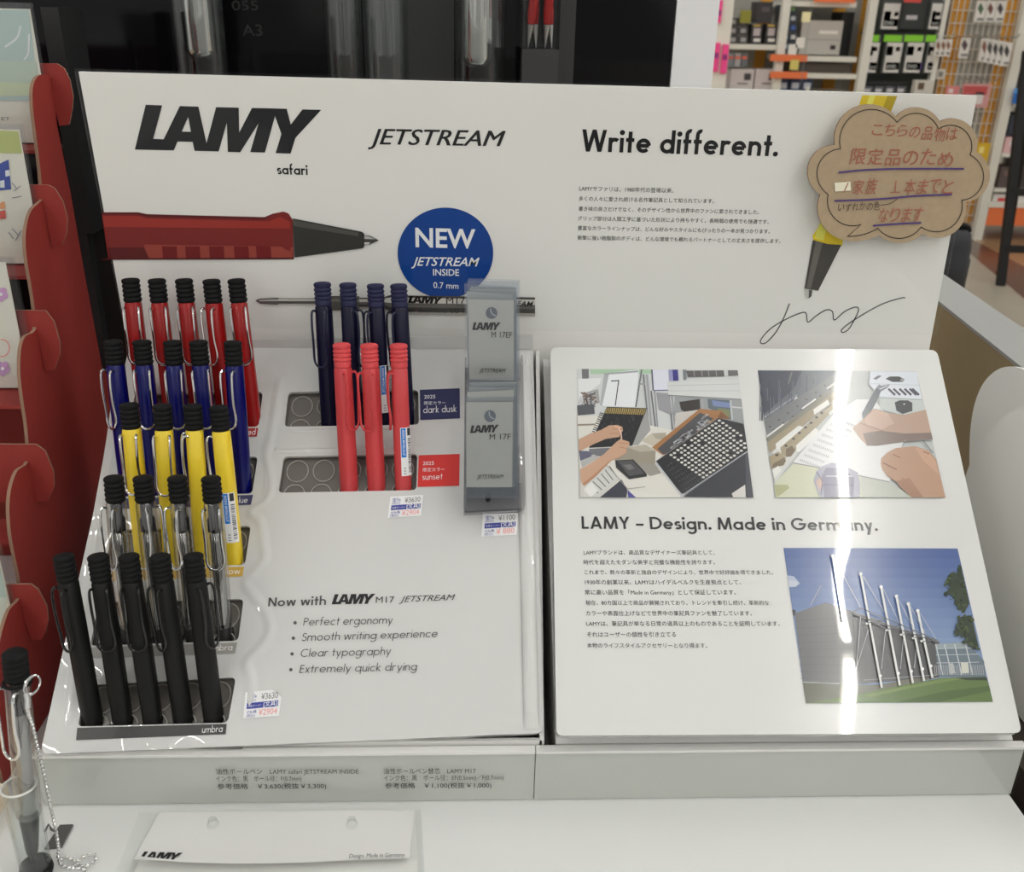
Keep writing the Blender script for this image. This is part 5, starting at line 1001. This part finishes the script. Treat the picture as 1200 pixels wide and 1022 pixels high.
# hanging clip strip of tags and pink packs nearer by
cs_ = thing('clip_strip', 'clear clip strip holding small white tags, hanging before the far shelf', 'clip strip', (hit(947, 60, YP(YS-.35)).x, YS-.35, FZ))
m = MB(); bgb(m, 945.5, -30, 948.5, 102, CLEARE, YS-.35, .003); a_ = hit(947, 102, YP(YS-.35)); m.box((a_.x-.01, YS-.35, FZ), (a_.x+.01, YS-.34, a_.z), SHELFW); m.build('strip', cs_)
for x, y, c in ((924, 52, W2), (940, 14, (214, 206, 160)), (926, 70, (190, 176, 96)), (933, 44, W2)): m = MB(); bgb(m, x, y, x+10, y+12, PRINTM, YS-.36, .004, c); m.build('tag', cs_)
for i, (x, y0, y1) in enumerate(((839, 0, 27), (836, 50, 84), (846, 52, 86))):
    o_ = good('pink_pack', 'bright pink hanging pack, %s of three beside the white end panel' % ('upper', 'lower left', 'lower right')[i], 'pack', x, y0, x+7, y1, (226, 66, 130), Y=YS-.5, d=.02, group='pink packs beside the white panel', parts=(('dark_band', x+1, y0+12, x+6, y0+18, (130, 40, 110)),))
    a = hit(x+3.5, y0+1, YP(YS-.49)); m = MB(); m.tube([a, a+Vector((0, .022, .012))], .004, CHROME, 6); m.build('hook', o_)
good('leaf_pack', 'olive green leaf shaped pack hanging on the far shelf', 'pack', 868, 12, 880, 27, (130, 126, 44), Y=YS+.027, d=.022)
# dark rack with disc packs
rk = thing('disc_rack', 'dark mesh rack of disc packs between white posts, far behind', 'rack', (hit(1060, 60, YP(YS)).x, YS, FZ))
m = MB(); bgb(m, 1000, -50, 1079, 330, MESHG, YS+.25, .02); m.build('back_mesh', rk)
m = MB(); post(m, 1097, 60, 5, SHELFW); m.build('upright', rk)
for y in (38, 96):
    m = MB(); bgb(m, 1010, y, 1094, y+3, mat('dark_bar', (.03, .03, .03), .5), YS+.06, .02); m.build('hook_bar', rk)
def disc(x0, x1, y0, y1, lab, green, low_c):
    parts = [('sleeve', x0+1.5, y0+(9 if green else 4), x1-1.5, y1-1, (196, 194, 188)), ('disc_picture', x0+3, y0+13, x0+(x1-x0)*.5, y0+24, (70, 72, 66)), ('title_band', x0+1.8, y1-13, x1-1.8, y1-4, low_c), ('red_mark', x1-7, y0+14, x1-2, y0+19, (186, 70, 60))]
    if green: parts.append(('green_header', x0, y0, x1, y0+8, (122, 190, 48)))
    o = good('disc_pack', lab, 'disc pack', x0, y0, x1, y1, (66, 70, 68), Y=YS+.0, d=.05, group='disc packs on the dark rack', parts=parts)
    t = Print(YP(YS-.0025), PRINTM, o=.001); t.text('DVD', (x0+3, y1-6), (x0+3+(x1-x0)*.5, y1-6), (176, 180, 176), bold=.02); t.build('title_text', o)
for i, (a, b, c) in enumerate(((1017, 1030, (70, 70, 66)), (1036, 1057, (84, 86, 80)), (1060, 1082, (84, 66, 118)), (1085, 1097, (60, 64, 66)))): disc(a, b, 41, 86, 'lime topped disc pack, %s in lower row of the dark rack' % N4[i], True, c)
for i, (a, b) in enumerate(((1033, 1055), (1089, 1104))): disc(a, b, 0, 35, 'black disc pack, %s in the upper row of the dark rack' % ('left', 'right')[i], False, (52, 54, 52))
good('dark_pack', 'dark pack with small white label between the upper disc packs', 'pack', 1056, 2, 1086, 34, (46, 50, 48), Y=YS+.03, group=None, parts=(('label', 1062, 18, 1075, 23, (180, 176, 176)),))
good('red_sign', 'small red and white price card above the disc packs', 'price card', 1060, -6, 1080, 3, (190, 70, 62), Y=YS-.1, d=.004)
good('tilted_box', 'white box with a dark round picture below the disc packs', 'box', 1072, 94, 1094, 112, (190, 186, 176), Y=YS-.031, d=.05, parts=(('picture', 1076, 97, 1083, 105, (90, 70, 56)),))
for i in range(4): good('slim_case', 'slim case with pale spine below the disc packs, %s of four' % N4[i], 'case', 1011+i*13, 101, 1022+i*13, 118, (78, 82, 84), Y=YS+.02, group='slim cases below the disc packs', parts=(('spine_label', 1013+i*13, 104, 1020+i*13, 108, (186, 186, 190)),))
# amber grid wall with hanging packs
gw = thing('grid_rack', 'amber and grey grid rack with hooks, far behind the speech bubble card', 'rack', (hit(1150, 120, YP(YS)).x, YS, FZ))
m = MB(); xa = hit(1104, 60, YP(YS+.1)).x; xb = hit(1186, 60, YP(YS+.1)).x; m.box((xa, YS+.1, FZ+.1), (xb, YS+.12, ZT), GREYP); m.build('grey_panel', gw)
m = MB(); w = (xb-xa); m.box((xa+.0*w, YS+.09, FZ+.1), (xa+.24*w, YS+.0995, ZT), AMB); m.box((xa+.76*w, YS+.09, FZ+.1), (xb, YS+.0995, ZT), AMB); m.build('amber_panel', gw, label='amber pegboard strips')
m = MB(); WIRE = mat('pale_wire', ink(200, 196, 184), .4)
for k in range(13): m.box((xa+w*k/12-.003, YS+.075, FZ+.1), (xa+w*k/12+.003, YS+.081, ZT), WIRE)
zz = FZ+.15
while zz < ZT: m.box((xa, YS+.07, zz-.003), (xb, YS+.075, zz+.003), WIRE); zz += .075
m.build('wire_grid', gw)
m = MB(); post(m, 1182, 90, 11, SHELFW); m.build('upright', gw)
for x, y in ((1144, 0), (1149, 43), (1098, 42), (1124, 42), (1126, 92)):
    m = MB(); a = hit(x, y, YP(YS+.07)); m.tube([a, a+Vector((0, -.22, .0)), a+Vector((0, -.24, .02))], .004, CHROME, 6); m.tube([a+Vector((.12, 0, 0)), a+Vector((.12, -.22, 0)), a+Vector((.12, -.24, .02))], .004, CHROME, 6); m.build('hook', gw)
def hang(lab, x0, y0, x1, y1, dia, grp, Y=YS-.05):
    o = good('hanging_pack', lab, 'hanging pack', x0, y0, x1, y1, (206, 203, 196), Y=Y, d=.012, group=grp)
    q = Print(YP(Y-.001), PRINTM); xm = (x0+x1)/2; h = y1-y0; q.poly([(xm, y0+h*.08), (xm+(x1-x0)*.34, y0+h*.36), (xm, y0+h*.66), (xm-(x1-x0)*.34, y0+h*.36)], dia); q.poly([(x0+1, y1-5), (x1-2, y1-5), (x1-2, y1-2), (x0+1, y1-2)], (120, 118, 116)); q.build('diamond_window', o)
for i in range(3): hang('white hanging pack with dark diamond window, %s of three on the upper hook' % N3[i], 1144+i*11.5, 1, 1154.5+i*11.5, 26, ((70, 96, 66), (104, 70, 62), (66, 62, 62))[i], 'packs on the upper hook')
for i in range(5): hang('white hanging pack with dark diamond window, %s of five on the middle hook' % N5[i], 1149+i*6.6, 45+i*1.2, 1158+i*6.6, 72+i*1.4, ((128, 90, 80), (78, 76, 74), (62, 60, 60), (70, 70, 70), (60, 58, 58))[i], 'packs on the middle hook', YS-.05-.02*(4-i)*0-.016*i)
for i in range(3): hang('white hanging pack with brown diamond window, %s of three on the left hook' % N3[i], 1096+i*6, 46, 1103+i*6, 66, (126, 86, 66), 'packs on the left hook', YS-.05-.016*i)
hang('white hanging pack with dark picture alone on the short hook', 1125, 44, 1136, 68, (84, 70, 74), None)
good('price_tag', 'white price tag on the amber strip above the bubble card', 'price tag', 1098, 81, 1107, 93, (204, 200, 190), Y=YS+.05, d=.004, parts=(('barcode', 1100, 84, 1105, 90, (130, 126, 120)),))
good('red_pack', 'red and white pack in clear bag above the right end of the board', 'pack', 1127, 98, 1160, 126, (190, 140, 136), Y=YS-.06, d=.015, parts=(('red_picture', 1129, 101, 1157, 111, (176, 74, 74)), ('white_label', 1142, 108, 1152, 122, (206, 198, 194))))
good('pink_card', 'small pink pack left of the red and white pack', 'pack', 1109, 101, 1124, 113, (196, 120, 120), Y=YS-.04, d=.015, parts=(('label', 1112, 104, 1117, 109, (214, 200, 196)),))
good('yellow_pack', 'yellow pack hanging low beside the right end of the bubble card', 'pack', 1143, 168, 1159, 190, (196, 160, 34), Y=YS-.04, d=.02, parts=(('label', 1147, 172, 1153, 180, (220, 200, 120)),))
# shelf with boxes at the right edge
su = thing('shelf_unit', 'white shelf unit with orange plinth at the right edge of the picture', 'shelf unit', (hit(1190, 200, YP(YS)).x, YS, FZ))
m = MB(); bgb(m, 1194, -40, 1320, 262, GREYP, YS+.42, .02); m.build('back_panel', su)
for y, x_ in ((123, 1187), (181, 1174), (222, 1165)): m = MB(); bgb(m, x_, y, 1290, y+4, SHELFW, YS-.005, .42); m.build('shelf_board', su)
m = MB(); bgb(m, 1157, 244, 1280, 265, ORANGE, YS-.01, .4); m.build('plinth', su, label='orange plinth'); m = MB(); bgb(m, 1158, 238, 1280, 244, SHELFW, YS-.02, .4); m.build('plinth_top', su)
good('blue_sign', 'blue shelf sign with white letters at the right edge', 'sign', 1188, 104, 1240, 122, (36, 100, 176), Y=YS-.05, d=.01, parts=(('light_band', 1188, 104, 1240, 110, (80, 140, 200)),))
q = Print(YP(YS-.0525), PRINTM); q.text('EV', (1191, 119), (1204, 119), (230, 234, 238), bold=.02, shear=.2); q.build('sign_text', bpy.data.objects['blue_sign'])
for i, (x0, y0, x1, y1, c, n) in enumerate(((1196, 62, 1250, 104, (52, 58, 66), 'dark box above the blue sign'), (1183, 135, 1198, 158, (44, 52, 66), 'dark blue box with yellow spots on the right shelf'), (1199, 134, 1245, 158, (62, 56, 60), 'dark grey box at the right edge of the shelf'), (1177, 161, 1240, 181, (208, 170, 172), 'pale pink box on the right shelf'), (1171, 196, 1192, 222, (84, 72, 70), 'brown dark box under the pink box'), (1194, 190, 1240, 222, (60, 54, 54), 'darker box at the right edge under the pink box'), (1163, 228, 1240, 243, (206, 202, 198), 'long white box with red mark on the orange plinth'))):
    good('product_box', n, 'box', x0, y0, x1, y1, c, Y=YS+.03, d=.2, group='boxes on the right shelf', parts=(('label', x0+6, y0+4, x0+16, y0+10, ((90, 96, 104), (206, 190, 90), (120, 110, 110), (214, 200, 200), (110, 90, 84), (96, 84, 82), (186, 60, 60))[i]),))
